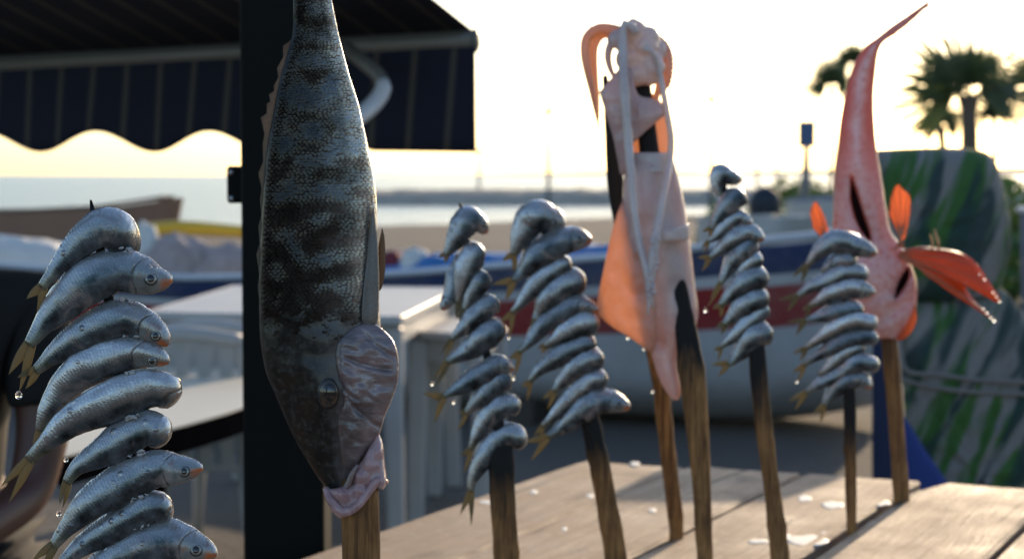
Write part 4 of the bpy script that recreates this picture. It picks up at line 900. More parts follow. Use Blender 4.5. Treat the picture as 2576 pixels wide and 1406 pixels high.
def boat(name, p0, p1, beam, sheer, keel, mat, railmat, label, bow=1, endw=.25):
    """p0-p1: near gunwale ends on the ground plan; sheer(s) heights"""
    ax = (p1 - p0); L = ax.length; ax.normalize(); ay = Vector((-ax.y, ax.x, 0))
    if ay.y < 0: ay = -ay
    b = empty(name, (p0 + p1) / 2 + ay * beam / 2, label, 'boat'); n = 48; m_ = 13
    def half(s):
        w = (1 - (1 - endw) * max(0, (s - .55) / .45) ** 2.2) if s > .55 else 1 - (1 - min(.9, endw * 1.6)) * max(0, (.35 - s) / .35) ** 2.2
        return beam / 2 * w
    def hull(ins, lift):
        V = []; uv = []
        for i in range(n):
            s = i / (n - 1); h = half(s) - ins; c = p0 + ax * (s * L) + ay * beam / 2
            k = keel + lift + .28 * (1.25 - endw) * max(0, (s - .86) / .14) ** 2 + .2 * max(0, (.08 - s) / .08) ** 2
            for j in range(-m_, m_ + 1):
                t = abs(j) / m_; z_ = k + (sheer(s) - k - (0 if not ins else .01)) * (t ** 1.6 if t < .5 else .33 + (t - .5) / .5 * .67); w_ = h * min(1, (t * 2.4) ** .5) * (.88 + .12 * t)
                V.append(c + ay * math.copysign(w_, j) * (1 if j else 0) + ZZ * z_ + ax * ((s - .5) * .5 * (z_ - k) * (1 if s > .9 else .0))); uv.append((s, (z_ - k) / (sheer(s) - k)))
        return V, grid_faces(n, 2 * m_ + 1, False, False, False), uv
    g1 = hull(0, 0); g2 = hull(.035, .03); N1 = len(g1[0])
    F = [tuple(reversed(f)) for f in g1[1]] + [tuple(k + N1 for k in f) for f in g2[1]]; w_ = 2 * m_ + 1
    for e in (0, n - 1):
        F.append(tuple(e * w_ + j for j in (range(w_) if e == 0 else range(w_ - 1, -1, -1))))
    h = mk('hull', g1[0] + g2[0], F, mat, b, g1[2] + [(u, .3) for u, v in g2[2]])
    for sg in (-1, 1):
        pts = [p0 + ax * (s * L) + ay * (beam / 2 + sg * (half(s) - .01)) + ZZ * (sheer(s) + .01) for s in np.linspace(.0, 1, 40)]
        tube('rail', pts, .035, railmat, b, 8, flat=.62)
    V = []
    for i in range(n):
        s = i / (n - 1); h_ = half(s) - .05; c = p0 + ax * (s * L) + ay * beam / 2 + ZZ * (sheer(s) - .22)
        V += [c - ay * h_, c + ay * h_]
    mk('deck', V, grid_faces(n, 2, False, False, False), M['deck'], b, up=True)
    return b, ax, ay, L, half
bp0 = P(-420, 700, 13.0); bp1 = P(2128, 700, 10.1); bp0.z = bp1.z = 0
sh = lambda s: float(np.interp(s, [0, .18, .4, .62, .82, 1], [.98, .86, .80, .86, .99, 1.14]))
BO, bax, bay, bL, bhalf = boat('fishing_boat', bp0, bp1, 1.7, sh, .02, M['hull'], M['rail'], 'white wooden boat with dark blue gunwale and broad red band', endw=.8)
M['chock'] = simple('chock_timber', (.06, .05, .045), .9, 0, .3, 6)
for s in (.3, .72): 
    c = bp0 + bax * (s * bL) + bay * .85; box('boat_chock', (c.x, c.y, .075), 1.5, .22, .15, M['chock'], None, bay, bax, ZZ, label=('dark timber chock under the middle of the white boat' if s < .5 else 'dark timber chock under the bow end of the white boat'), cat='timber')
def onboat(px, s_off, h):
    """point above the boat at picture column px, s_off metres in from the near rail"""
    best = min(np.linspace(0, 1, 400), key=lambda s: abs((lambda p: p.x / p.y * FPX + 1288 - px)(bp0 + bax * (s * bL) + bay * s_off)))
    p = bp0 + bax * (best * bL) + bay * s_off; return Vector((p.x, p.y, sh(best) - .20 + h))
M['blue_tarp'] = simple('blue_tarpaulin', (.025, .16, .42), .4, 0, .35, 5, .5); M['red_cloth'] = simple('dark_red_cloth', (.16, .02, .03), .7, 0, .3, 6, .3)
M['net_pink'] = simple('pale_fishing_net', (.38, .31, .30), .9, 0, .4, 14, .8); M['white_sack'] = simple('white_sack', (.62, .62, .60), .7, 0, .15, 8, .4); M['yellow'] = simple('yellow_plastic', (.60, .38, .02), .45, 0, .15, 6)
heap('blue_tarp', onboat(1130, .6, 0), .42, .34, .30, M['blue_tarp'], amp=.16, seed=1, label='blue tarpaulin heap in the boat next to the dark red cloth', cat='tarp')
heap('blue_tarp', onboat(1300, .6, 0), .55, .34, .27, M['blue_tarp'], amp=.18, seed=2, label='blue tarpaulin heap in the boat behind the sardine heads', cat='tarp')
heap('blue_tarp', onboat(1475, .6, 0), .45, .34, .30, M['blue_tarp'], amp=.16, seed=3, label='blue tarpaulin heap in the boat beside the squid fin', cat='tarp')
heap('red_cloth', onboat(985, .5, 0), .15, .13, .32, M['red_cloth'], amp=.15, seed=4, label='dark red bundled cloth lying in the white boat', cat='cloth')
heap('white_sack', onboat(1045, .5, 0), .14, .14, .34, M['white_sack'], amp=.2, seed=5, label='white sack between the red cloth and blue tarpaulin', cat='sack')
heap('fishing_net', onboat(450, .55, 0), .30, .26, .43, M['net_pink'], amp=.12, seed=6, label='rounded pale pink fishing net heap in the white boat', cat='net')
heap('fishing_net', onboat(575, .6, 0), .26, .26, .40, M['net_pink'], amp=.12, seed=7, label='pale pink fishing net heap in the boat touching the black post', cat='net')
heap('white_sack', onboat(367, .5, 0), .11, .12, .50, M['white_sack'], amp=.12, seed=8, label='pointed white sack in the boat beside the pink net', cat='sack')
c = onboat(520, 1.2, .44); tube('float_line', [c + bax * -.62, c + bax * -.2 + ZZ * .02, c + bax * .3], [.035, .05, .04], M['yellow'], None, 12, 20, label='yellow float lying over the pink fishing nets', cat='float')
heap('grey_cover', onboat(900, .7, 0), .5, .35, .34, M['net_pink'], amp=.3, seed=12, label='pale net heap in the boat hidden behind the striped fish', cat='net')

# ------------------------------------------------------------------ tan boat on the beach and blue tarp far left
M['tan_hull'] = simple('tan_hull', (.27, .15, .10), .6, 0, .25, 1.2); M['tan_rail'] = simple('tan_rail', (.22, .15, .11), .6, 0, .2, 3)
t0, t1 = P(-700, 600, 26), P(290, 600, 22); t0.z = t1.z = 0
boat('beached_boat', t0, t1, 1.8, lambda s: float(np.interp(s, [0, .4, .75, .9, 1], [.95, .96, 1.0, 1.06, 1.18])), .1, M['tan_hull'], M['tan_rail'], 'tan brown boat with a rising prow drawn up on the sand', endw=.06)
heap('blue_tarp', tuple(G(-30, 700, 0) + Vector((0, 4.5, 0))), 1.15, .7, .86, simple('deep_blue_tarp', (.015, .055, .30), .45, 0, .3, 3, .4), amp=.16, seed=21, label='deep blue tarpaulin heap beside the tan boat', cat='tarp')
heap('white_cover', tuple(onboat(20, .75, -.1)), .62, .4, .42, M['white_sack'], amp=.12, seed=22, label='white cloth cover over the far end of the white boat', cat='cover')

# ------------------------------------------------------------------ white plastic tables and chairs
M['plastic'] = simple('white_moulded_plastic', (.38, .385, .39), .5, 0, .25, 3)
def ptable(name, corners, h, label, legs=True, apron=.09):
    """corners: ground-plan Vectors of a four-sided top"""
    c = sum(corners, Vector()) / 4; t = empty(name, (c.x, c.y, 0), label, 'table', 'white plastic tables')
    n = 4; ring = []
    for k in range(4):
        p, a, b = corners[k], corners[k - 1], corners[(k + 1) % 4]; r = .07
        u = (a - p).normalized(); w = (b - p).normalized()
        for q in range(5):
            s = q / 4; ring.append(p + u * r * (1 - s) ** 2 + w * r * s ** 2)
    m_ = len(ring); V = []
    for (z_, k_) in ((h - .03, .985), (h - .03, 1.0), (h - .006, 1.0), (h, .992), (h - .004, .97), (h - .004, .02)):
        V += [Vector((c.x + (p.x - c.x) * k_, c.y + (p.y - c.y) * k_, z_)) for p in ring]
    mk('tabletop', V, grid_faces(6, m_), M['plastic'], t, smooth=False)
    V = []
    for (z_, k_) in ((h - .03, .93), (h - .03 - apron, .925), (h - .03 - apron, .90), (h - .031, .90)):
        V += [Vector((c.x + (p.x - c.x) * k_, c.y + (p.y - c.y) * k_, z_)) for p in ring]
    mk('apron', V, grid_faces(4, m_, True, False, False), M['plastic'], t, smooth=False)
    for p in corners:
        q = c + (p - c) * .90; q2 = c + (p - c) * .95
        V, F, U = box_geo((0, 0, 0), .085, .085, 1, bev=.02)
        V = [Vector(((q.x * (.5 + v.z) + q2.x * (.5 - v.z)) + v.x * (.7 + .3 * (v.z + .5)), (q.y * (.5 + v.z) + q2.y * (.5 - v.z)) + v.y * (.7 + .3 * (v.z + .5)), (v.z + .5) * (h - .035))) for v in V]
        mk('leg', V, F, M['plastic'], t, U, smooth=False)
    return t
hA = .93
A = [G(360, 784, hA), G(1010, 796, hA), G(1160, 722, hA), G(590, 716, hA)]
for p in A: p.z = 0
ptable('plastic_table', A, hA, 'long white plastic table in front of the boat')
hB = .82
B = [G(1040, 832, hB), G(1215, 842, hB), G(1260, 800, hB), G(1090, 792, hB)]
for p in B: p.z = 0
ptable('plastic_table', B, hB, 'smaller white plastic table standing lower beside the long one')
def pchair(c, rz, label, slats=5, hs=1.0):
    ZZ = Vector((0, 0, hs))
    t = empty('plastic_chair', c, label, 'chair', 'white plastic chairs'); c = Vector(c); ax = Vector((math.cos(rz), math.sin(rz), 0)); ay = Vector((-ax.y, ax.x, 0))
    V, F, U = box_geo(c + ZZ * .43, .46, .46, .03, ax, ay, ZZ, .012); mk('seat', V, F, M['plastic'], t, U, smooth=False)
    for i in (-1, 1):
        for j in (-1, 1): tube('leg', [c + ax * (.21 * i) + ay * (.21 * j) + ZZ * .43, c + ax * (.24 * i) + ay * (.25 * j)], [.028, .02], M['plastic'], t, 8)
        tube('backrest_post', [c + ax * (.21 * i) + ay * .21 + ZZ * .43, c + ax * (.22 * i) + ay * .27 + ZZ * .72, c + ax * (.2 * i) + ay * .32 + ZZ * .88], .024, M['plastic'], t, 8, 12)
        tube('armrest', [c + ax * (.23 * i) - ay * .2 + ZZ * .43, c + ax * (.25 * i) - ay * .2 + ZZ * .64, c + ax * (.25 * i) + ay * .05 + ZZ * .66, c + ax * (.22 * i) + ay * .27 + ZZ * .68], .02, M['plastic'], t, 8, 24)
    tube('top_rail', [c + ax * -.2 + ay * .32 + ZZ * .88, c + ay * .34 + ZZ * .91, c + ax * .2 + ay * .32 + ZZ * .88], .026, M['plastic'], t, 8, 14)
    for k in range(slats):
        x = -.15 + .3 * k / (slats - 1); box('slat', c + ax * x + ay * .275 + ZZ * .66, .045, .012, .46, M['plastic'], t, ax, (ay * .97 + ZZ * -.22), (ZZ * .97 + ay * .22))
    return t
def gc(x, y, dy=0):
    p = G(x, y, 0); return Vector((p.x, p.y + dy, 0))
pchair(gc(470, 1452), rad(188), 'white slatted plastic chair under the cream tabletop edge')
pchair(gc(590, 1418, .1), rad(172), 'white slatted plastic chair against the black post')

# ------------------------------------------------------------------ cream table with dark rim
M['cream'] = simple('cream_tabletop', (.56, .54, .46), .5, 0, .1, 5); M['black_rim'] = simple('black_rim', (.004, .004, .005), .9, 0, .2, 8, spec=.0)
hC = .76
Cq = [G(150, 1150, hC), G(640, 1012, hC), G(640, 932, hC), G(380, 890, hC), G(60, 905, hC)]
cc = sum(Cq, Vector()) / 5
ct = empty('cream_table', (cc.x, cc.y, 0), 'cream tabletop with a thick black edge behind the large sardines', 'table')
def poly_slab(name, pts, z0, z1, mat, parent, grow=1.0):
    c = sum(pts, Vector()) / len(pts); V = [Vector((c.x + (p.x - c.x) * grow, c.y + (p.y - c.y) * grow, z)) for z in (z0, z1) for p in pts]; n = len(pts)
    return mk(name, V, grid_faces(2, n), mat, parent, smooth=False)
rp = [Vector(v) for v in crom([tuple(p) for p in Cq + [Cq[0]]], 41)[:-1]]
poly_slab('tabletop', rp, hC - .006, hC, M['cream'], ct); poly_slab('rim', rp, hC - .075, hC - .004, M['black_rim'], ct, 1.006)
tube('pedestal', [(cc.x, cc.y, hC - .07), (cc.x, cc.y, .03)], .05, M['black_rim'], ct, 14); tube('foot', [(cc.x, cc.y, 0), (cc.x, cc.y, .03), (cc.x, cc.y, .035)], [.3, .29, .06], M['black_rim'], ct, 24)

# ------------------------------------------------------------------ person at the left edge
M['skin'] = NT('tanned_skin').set(base=(.085, .034, .024), rough=.5, sss=.1, ssss=.01).m
M['shirt'] = simple('black_shirt', (.006, .006, .007), .9, 0, .2, 20, .2); M['trousers'] = simple('dark_trousers', (.012, .012, .015), .9, 0, .2, 20, .2); M['hair'] = simple('dark_hair', (.015, .011, .009), .6, 0, .3, 60, .3)
def skinbody(name, nodes, edges, mat, parent=None, sub=2, **kw):
    me = bpy.data.meshes.new('t'); me.from_pydata([n[0] for n in nodes], edges, []); o = bpy.data.objects.new('t', me); COL.objects.link(o)
    o.modifiers.new('k', 'SKIN'); s = o.modifiers.new('s', 'SUBSURF'); s.levels = sub; s.render_levels = sub
    for i, n in enumerate(nodes): me.skin_vertices[0].data[i].radius = (n[1], n[2]); me.skin_vertices[0].data[i].use_root = (i == 0)
    dg = bpy.context.evaluated_depsgraph_get(); e_ = o.evaluated_get(dg).to_mesh(); V = [v.co.copy() for v in e_.vertices]; F = [tuple(p.vertices) for p in e_.polygons]
    o.evaluated_get(dg).to_mesh_clear(); bpy.data.objects.remove(o); bpy.data.meshes.remove(me); return mk(name, V, F, mat, parent, **kw)
pz = 3.15
sh_r = P(88, 765, pz)      # visible shoulder joint
X0, Y0 = sh_r.x - .20, sh_r.y + .02; zs = sh_r.z
def R(x, y, z): return (X0 + x, Y0 + y, z)
N_ = [(R(0, 0, .86), .13, .10), (R(0, .0, 1.02), .125, .09), (R(0, .01, zs - .04), .14, .095), (R(0, .0, zs + .08), .055, .055), (R(0, -.02, zs + .16), .055, .06), (R(0, -.03, zs + .24), .075, .092), (R(0, -.03, zs + .33), .06, .075),
      (R(.19, 0, zs - .01), .058, .06), (R(.215, -.02, zs - .20), .046, .048), (R(.20, -.07, zs - .31), .038, .04), (R(.13, -.25, zs - .36), .034, .034), (R(.06, -.36, zs - .34), .022, .03), (R(.03, -.42, zs - .35), .013, .03),
      (R(-.19, 0, zs - .01), .058, .06), (R(-.21, -.02, zs - .20), .046, .048), (R(-.21, -.05, zs - .31), .038, .04), (R(-.17, -.2, zs - .40), .032, .032), (R(-.13, -.29, zs - .42), .022, .03), (R(-.11, -.35, zs - .43), .013, .03),
      (R(.09, 0, .78), .09, .09), (R(.10, -.02, .46), .062, .065), (R(.10, .02, .09), .04, .042), (R(.10, -.10, .03), .035, .028), (R(-.09, 0, .78), .09, .09), (R(-.10, -.02, .46), .062, .065), (R(-.10, .02, .09), .04, .042), (R(-.10, -.10, .03), .035, .028)]
E_ = [(0, 1), (1, 2), (2, 3), (3, 4), (4, 5), (5, 6), (2, 7), (7, 8), (8, 9), (9, 10), (10, 11), (11, 12), (2, 13), (13, 14), (14, 15), (15, 16), (16, 17), (17, 18), (0, 19), (19, 20), (20, 21), (21, 22), (0, 23), (23, 24), (24, 25), (25, 26)]
person = skinbody('person', N_, E_, M['skin'], label='person in a black short-sleeved shirt with one bare arm beside the large sardines', cat='person')
skinbody('shirt', [(R(0, 0, .80), .155, .125), (R(0, 0, 1.02), .145, .11), (R(0, .01, zs - .04), .155, .112), (R(0, .0, zs + .05), .075, .075), (R(.19, 0, zs - .005), .072, .075), (R(.215, -.02, zs - .155), .064, .066), (R(.217, -.022, zs - .17), .063, .065), (R(-.19, 0, zs - .005), .072, .075), (R(-.21, -.02, zs - .16), .064, .066), (R(-.211, -.021, zs - .17), .063, .065)], [(0, 1), (1, 2), (2, 3), (2, 4), (4, 5), (5, 6), (2, 7), (7, 8), (8, 9)], M['shirt'], person)
skinbody('trousers', [(R(0, 0, .86), .15, .12), (R(.09, 0, .78), .105, .105), (R(.10, -.02, .46), .08, .082), (R(.10, .02, .10), .06, .062), (R(-.09, 0, .78), .105, .105), (R(-.10, -.02, .46), .08, .082), (R(-.10, .02, .10), .06, .062)], [(0, 1), (1, 2), (2, 3), (0, 4), (4, 5), (5, 6)], M['trousers'], person)
hd = Vector(R(0, -.015, zs + .30)); mk('hair', *ell_geo(hd, .088, .11, .115, 24, 14)[:2], M['hair'], person)
mk('nose', *ell_geo(Vector(R(0, -.125, zs + .26)), .016, .02, .024, 12, 8)[:2], M['skin'], person)

# ------------------------------------------------------------------ leaf-patterned cushions tied with cord
def mat_leaf():
    m = NT('leaf_print_cloth'); co = m.co(); x_, y_, z_ = m.sep(co)
    ac = m.math('SUBTRACT', m.math('MULTIPLY', x_, .89), m.math('MULTIPLY', z_, .45)); al = m.math('ADD', m.math('MULTIPLY', x_, .45), m.math('MULTIPLY', z_, .89))
    d = m.comb(ac, al, 0.0)
    n1 = m.noise(m.map(d, (17, 3.0, 1)), 1.0, 2, .5, .5); n2 = m.noise(m.map(d, (15, 3.2, 1), (0, 0, 0), (7.3, 2.1, 0)), 1.0, 2, .45, .8); n3 = m.noise(m.map(d, (60, 9, 1)), 1.0, 3)
    col = m.mix(m.ramp(n1, [(.47, 0.0), (.57, 1.0)]), m.mix(n3, (.16, .152, .148), (.27, .255, .245)), m.mix(n3, (.022, .08, .016), (.06, .16, .034)))
    col = m.mix(m.ramp(n2, [(.50, 0.0), (.60, .92)]), col, (.014, .040, .040))
    m.set(base=col, rough=.85, normal=m.bump(m.noise(co, 9, 4), .5, .02)); return m.m
M['leaf'] = mat_leaf(); CZ = 5.0
cu = empty('leaf_print_cushion', G(2400, 1100, 0) * 1.0, 'padded beach seat covered in green leaf-print cloth, tied with cord', 'cushion')
puff('backrest', [(2206, 378), (2300, 373), (2400, 372), (2460, 377), (2494, 392), (2516, 436), (2532, 500), (2543, 570), (2540, 640), (2524, 700), (2500, 738), (2420, 760), (2330, 765), (2230, 760), (2200, 700), (2192, 600), (2194, 480)], CZ, .10, .08, M['leaf'], cu, 12, 80, None, .02, None, .012, 2)
puff('seat_cushion', [(2250, 742), (2330, 752), (2420, 748), (2500, 724), (2540, 742), (2600, 830), (2660, 960), (2680, 1150), (2670, 1400), (2620, 1640), (2440, 1660), (2330, 1600), (2300, 1350), (2282, 1150), (2272, 1000), (2262, 850)], CZ, .09, .07, M['leaf'], cu, 14, 90, (2460, 1200), .02, None, .02, 6)
M['cord'] = simple('grey_cord', (.22, .20, .19), .9, 0, .2, 60, .4)
tube('cord', [P(2266, 850, CZ - .05), P(2280, 930, CZ - .09), P(2360, 942, CZ - .115), P(2460, 955, CZ - .12), P(2600, 962, CZ - .10)], .006, M['cord'], cu, 8, 30)
tube('cord', [P(2270, 955, CZ - .05), P(2340, 972, CZ - .11), P(2440, 985, CZ - .118), P(2600, 992, CZ - .10)], .006, M['cord'], cu, 8, 30)
tube('cord', [P(2440, 745, CZ - .06), P(2490, 738, CZ - .06), P(2515, 742, CZ - .03), P(2560, 790, CZ), P(2620, 900, CZ)], .006, M['cord'], cu, 8, 30)
M['navy'] = simple('navy_canvas', (.008, .018, .06), .8, 0, .2, 10, .2); M['royal'] = simple('royal_blue_canvas', (.010, .035, .20), .7, 0, .2, 8, .3)
nv = empty('folded_beach_chair', G(2230, 1240, .0), 'folded dark navy beach chair leaning against the leaf-print cushion', 'chair')
puff('chair_back', [(2196, 850), (2244, 852), (2250, 1000), (2256, 1240), (2250, 1560), (2200, 1560), (2194, 1200), (2194, 1000)], 4.7, .012, .012, M['navy'], nv, 6, 44, None, .006)
puff('chair_seat', [(2258, 1030), (2290, 1068), (2330, 1135), (2375, 1200), (2420, 1300), (2430, 1560), (2240, 1560), (2244, 1300), (2248, 1120)], 4.75, .015, .015, M['royal'], nv, 8, 50, (2310, 1330), .008)

# ------------------------------------------------------------------ palms
m = NT('palm_leaf'); co = m.co(); n = m.noise(co, 3, 3); m.set(base=m.mix(n, (.035, .055, .018), (.075, .10, .035)), rough=.5).translucent((.10, .14, .03), .22); M['palm'] = m.m
M['trunk'] = simple('palm_trunk', (.13, .095, .07), .9, 0, .35, 6, .8)
def frond_fan(R_, seed):
    """a fan-palm leaf: stalk along +X then a pleated fan of narrow blades"""
    random.seed(seed); gs = [tube_geo([Vector((0, 0, 0)), Vector((R_ * .1, 0, .02 * R_)), Vector((R_ * .22, 0, 0))], [.018, .014, .01], 6)]
    V = []; F = []
    for k in range(15):
        a = rad(-48 + 96 * k / 14) + random.uniform(-.04, .04); L_ = R_ * (.86 - .2 * abs(k - 7) / 7) * random.uniform(.8, 1.1); w_ = R_ * .026
        d = Vector((math.cos(a), math.sin(a), 0)); s_ = Vector((-d.y, d.x, 0)); o = Vector((R_ * .17, 0, 0)); b = len(V)
        for (t, ww) in ((0.02, .25), (.4, 1), (.75, .7), (1, .06)):
            dr = -R_ * .18 * t ** 2.4 * (.7 + .5 * random.random()); p = o + d * (L_ * t) + ZZ * dr
            V += [p - s_ * (w_ * ww), p + ZZ * (w_ * .35 * ww), p + s_ * (w_ * ww)]
        for i in range(3):
            for j in (0, 1): F.append((b + i * 3 + j, b + i * 3 + j + 1, b + i * 3 + j + 4, b + i * 3 + j + 3))
    gs.append((V, F)); return merge(gs)
def frond_feather(R_, seed):
    random.seed(seed); pts = [Vector((R_ * t, 0, R_ * (.30 * t - .62 * t * t))) for t in np.linspace(0, 1, 12)]
    gs = [tube_geo(pts, list(np.linspace(.03, .006, 12)), 6)]; V = []; F = []
    for k in range(40):
        t = .12 + .86 * k / 39; i = min(10, int(t * 11)); p = pts[i].lerp(pts[i + 1], t * 11 - i); L_ = R_ * .26 * math.sin(math.pi * (t * .8 + .16)) * random.uniform(.8, 1.1)
        for sg in (-1, 1):
            d = Vector((.55, sg * .8, -.35 + random.uniform(-.15, .1))).normalized(); s_ = Vector((1, 0, 0)) * (R_ * .014); b = len(V)
            V += [p - s_, p + s_, p + d * L_ * .6 + s_ * .8, p + d * L_ - ZZ * L_ * .15, p + d * L_ * .6 - s_ * .8]; F.append((b, b + 1, b + 2, b + 3, b + 4))
    gs.append((V, F)); return merge(gs)
def palm(px, py, z, tw, R_, kind, nf, label, seed, lowdead=0):
    from mathutils import Matrix
    top = P(px, py, z); random.seed(seed); base = Vector((top.x + random.uniform(-.3, .3), top.y, ground_h(top.x, top.y) - .15))
    t = empty('palm_tree', base, label, 'palm tree', 'palm trees on the promenade')
    gs = []; n = 26; V = []; m_ = 12
    for i in range(n * 2):
        s_ = i / (n * 2 - 1); p = base.lerp(top, s_) + Vector((.1 * math.sin(s_ * 2.5), 0, 0)) * math.sin(math.pi * s_); r = tw / 2 * (1.15 - .25 * s_ + .4 * smooth(.86, 1.0, s_)) * (1.09 if i % 2 else .95)
        for j in range(m_):
            a = 2 * math.pi * j / m_; V.append(p + Vector((math.cos(a) * r, math.sin(a) * r, 0)))
    mk('trunk', V, grid_faces(n * 2, m_), M['trunk'], t)
    ms = []
    for q_ in range(3):
        g = (frond_fan if kind == 'fan' else frond_feather)(R_, seed * 5 + q_); me = bpy.data.meshes.new('frond'); me.from_pydata([tuple(v) for v in g[0]], [], g[1]); me.materials.append(M['palm']); ms.append(me)
    for k in range(nf + (5 if kind == 'fan' else 0)):
        o = bpy.data.objects.new('frond', ms[k % 3]); COL.objects.link(o); o.parent = t; o.location = top - WORLD[t.name]
        if kind == 'fan':
            if k < nf:     # outer fans, spread like a hand
                ph = rad(-24 + 228 * (k + .5) / nf + random.uniform(-5, 5)); dX = Vector((math.cos(ph), random.uniform(-.35, .35), math.sin(ph))).normalized(); s_ = random.uniform(.78, 1.12)
            else:          # younger fans nearer the heart, some towards the viewer
                ph = rad(30 + 120 * random.random()); dX = Vector((math.cos(ph) * .6, random.choice((-1, 1)) * random.uniform(.5, .9), math.sin(ph) * .8)).normalized(); s_ = random.uniform(.6, .85)
            nZ = Vector((random.uniform(-.7, .7), -1, random.uniform(-.1, .7))); nZ = (nZ - dX * nZ.dot(dX)).normalized(); yy = nZ.cross(dX)
            o.rotation_euler = Matrix((dX, yy, nZ)).transposed().to_euler(); o.scale = (s_, s_, s_); continue
        el = rad(88 - 125 * ((k + .5) / nf) ** .85 + random.uniform(-10, 10)) if kind == 'fan' else rad(75 - 85 * ((k + .5) / nf) + random.uniform(-10, 10))
        o.rotation_euler = (random.uniform(-.4, .4), -el, k * 2.39996 + random.uniform(-.3, .3)); s_ = random.uniform(.85, 1.1); o.scale = (s_, s_, s_)
palm(2437, 238, 44, .40, 1.95, 'fan', 8, 'stout fan palm with the broadest crown and a thick trunk', 3)
palm(2366, 318, 58, .26, .95, 'fan', 8, 'low palm with a ragged crown close against the stout palm', 5)
palm(2500, 292, 62, .16, 1.15, 'feather', 20, 'small slender feather palm on the far side of the stout palm', 7)
palm(2092, 222, 80, .18, 1.5, 'fan', 7, 'tall thin-stemmed palm behind the signboard', 9)
palm(2146, 170, 82, .18, 1.4, 'fan', 7, 'tall palm rising just above the red fish back', 11)
palm(2660, 200, 46, .3, 1.5, 'fan', 7, 'fan palm reaching in beside the stout palm', 13)

# ------------------------------------------------------------------ signboard, lamp posts, shrubs, bins and boats on the right
M['steel_grey'] = simple('grey_painted_steel', (.20, .21, .23), .5, .2, .1, 4); M['sign_blue'] = simple('sign_blue', (.06, .12, .24), .5, 0, .2, 5); pass
sz = 45; s0, s1 = P(2011, 307, sz), P(2049, 368, sz); sx = (s0.x + s1.x) / 2
sg = empty('signboard', (sx, s0.y, 0), 'tall upright blue-grey signboard on a single post by the promenade', 'sign')
box('board', (sx, s0.y, (s0.z + s1.z) / 2), s1.x - s0.x, .06, s0.z - s1.z, M['sign_blue'], sg); box('frame', (sx, s0.y + .015, (s0.z + s1.z) / 2), s1.x - s0.x + .05, .05, s0.z - s1.z + .05, M['steel_grey'], sg)
tube('post', [(sx - .02, s0.y + .02, -.1), (sx - .01, s0.y + .02, 1.5), (sx, s0.y + .02, s1.z)], [.17, .10, .075], M['steel_grey'], sg, 10)
def lamp(px, ptop, z, label):
    t = P(px, ptop, z); b = empty('lamp_post', (t.x, t.y, 0), label, 'lamp post', 'lamp posts along the shore')
    tube('pole', [(t.x, t.y, -.4), (t.x, t.y, t.z * .5), (t.x, t.y, t.z)], [.12, .09, .06], M['steel_grey'], b, 8); mk('lantern', *ell_geo((t.x, t.y, t.z + .12), .28, .28, .16, 12, 8)[:2], M['steel_grey'], b)
lamp(1790, 255, 95, 'tall lamp post beyond the breakwater next to the squid'); lamp(1380, 285, 100, 'thin lamp post on the breakwater beyond the sardines'); lamp(1848, 360, 130, 'short far lamp post near the top of the sardine skewer'); lamp(1905, 358, 120, 'short far lamp post before the dark bin'); lamp(1955, 365, 125, 'short far lamp post nearest the signboard'); lamp(1205, 385, 140, 'distant lamp post below the awning corner')
m = NT('shrub_leaf'); n = m.noise(m.co(), 9, 3); m.set(base=m.mix(n, (.03, .07, .015), (.08, .15, .03)), rough=.55).translucent((.08, .16, .02), .25); M['shrub'] = m.m
def shrub(c, r, h, label, seed, n=900, mat='shrub'):
    random.seed(seed); c = Vector(c); V = []; F = []
    t = empty('shrub', c, label, 'shrub', 'shrubs behind the white boat')
    for k in range(n):
        a = random.uniform(0, 2 * math.pi); p = math.acos(random.uniform(0, 1)); rr = random.uniform(.55, 1.0) ** .5
        d = Vector((math.sin(p) * math.cos(a), math.sin(p) * math.sin(a), math.cos(p))); lump = 1 + .25 * mnoise.noise(d * 2.5 + Vector((seed, 0, 0)))
        o = c + Vector((d.x * r, d.y * r, d.z * h)) * rr * lump + ZZ * .08; u = Vector((random.gauss(0, 1), random.gauss(0, 1), random.gauss(0, 1))).normalized(); w = u.orthogonal().normalized(); s_ = random.uniform(.05, .09) * max(.7, r)
        b = len(V); V += [o - w * s_ * .5, o + u * s_, o + w * s_ * .5, o - u * s_]; F.append((b, b + 1, b + 2, b + 3))
    mk('crown', V, F, M[mat], t, smooth=False); tube('stem', [c - ZZ * .1, c + ZZ * h * .6], [.05, .02], M['trunk'], t, 8)
shrub(G(1935, 640, 0) + Vector((0, -4, 0)), .50, 1.05, 'round bright green shrub behind the boat gunwale', 1)
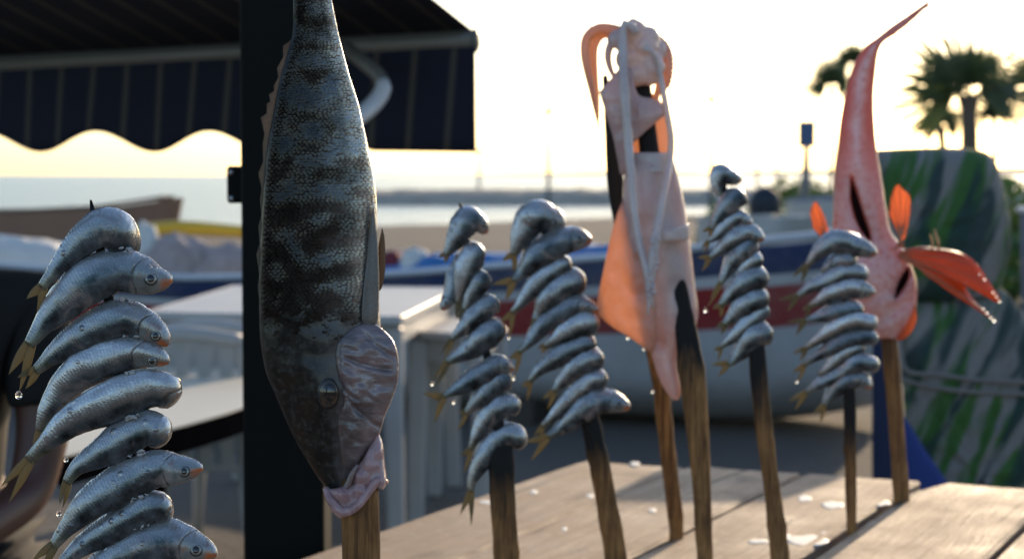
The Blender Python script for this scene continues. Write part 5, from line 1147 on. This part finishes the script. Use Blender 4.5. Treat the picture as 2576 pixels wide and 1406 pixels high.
shrub(G(1768, 640, 0) + Vector((0, -2, 0)), .34, .78, 'small green shrub close beside the squid', 2)
shrub(G(2052, 640, 0) + Vector((0, -6, 0)), .62, 1.10, 'dark bluish green shrub in front of the red fish', 3, 1100, 'shrub')
shrub(P(2000, 452, 60).xy.to_3d(), 1.6, 1.25, 'low dark hedge at the foot of the signboard', 4, 900)
shrub(P(2620, 700, 20).xy.to_3d(), 2.0, 1.2, 'wide green shrub past the leaf-print cushion', 6, 1200)
M['dark_bin'] = simple('dark_blue_plastic', (.012, .02, .035), .6, 0, .2, 4)
bz = 34; bb = P(1925, 520, bz)
bn = empty('litter_bin', (bb.x, bb.y, 0), 'dark blue rounded bin beyond the white boat', 'bin')
V = []
for (z_, r_) in ((0, .20), (.05, .24), (.9, .28), (1.0, .29), (1.15, .22), (1.24, .06)): V += [Vector((bb.x + math.cos(2 * math.pi * j / 16) * r_, bb.y + math.sin(2 * math.pi * j / 16) * r_, z_)) for j in range(16)]
mk('body', V, grid_faces(6, 16), M['dark_bin'], bn)
M['pale_hull'] = simple('pale_grey_hull', (.44, .46, .47), .5, 0, .12, 2); M['blue_rail'] = simple('mid_blue_rail', (.04, .11, .35), .5, 0, .15, 3)
c0, c1 = P(1945, 500, 30), P(2160, 500, 27); c0.z = c1.z = 0
boat('dinghy', c0, c1, 1.2, lambda s: 1.02 + .12 * s, .1, M['pale_hull'], M['blue_rail'], 'pale grey dinghy with a blue rail ashore below the signboard', endw=.4)
d0, d1 = P(1735, 560, 22), P(1905, 560, 21); d0.z = d1.z = 0
boat('dinghy', d0, d1, 1.0, lambda s: .92 + .06 * s, .1, M['pale_hull'], M['pale_hull'], 'plain pale grey dinghy behind the small green shrub', endw=.5)
e0, e1 = P(2530, 600, 12), P(2980, 600, 11); e0.z = e1.z = 0
boat('blue_boat', e0, e1, 1.4, lambda s: 1.22, .1, simple('blue_hull', (.03, .075, .18), .55, 0, .2, 3), M['rail'], 'blue hulled boat standing past the leaf-print cushion', endw=.5)
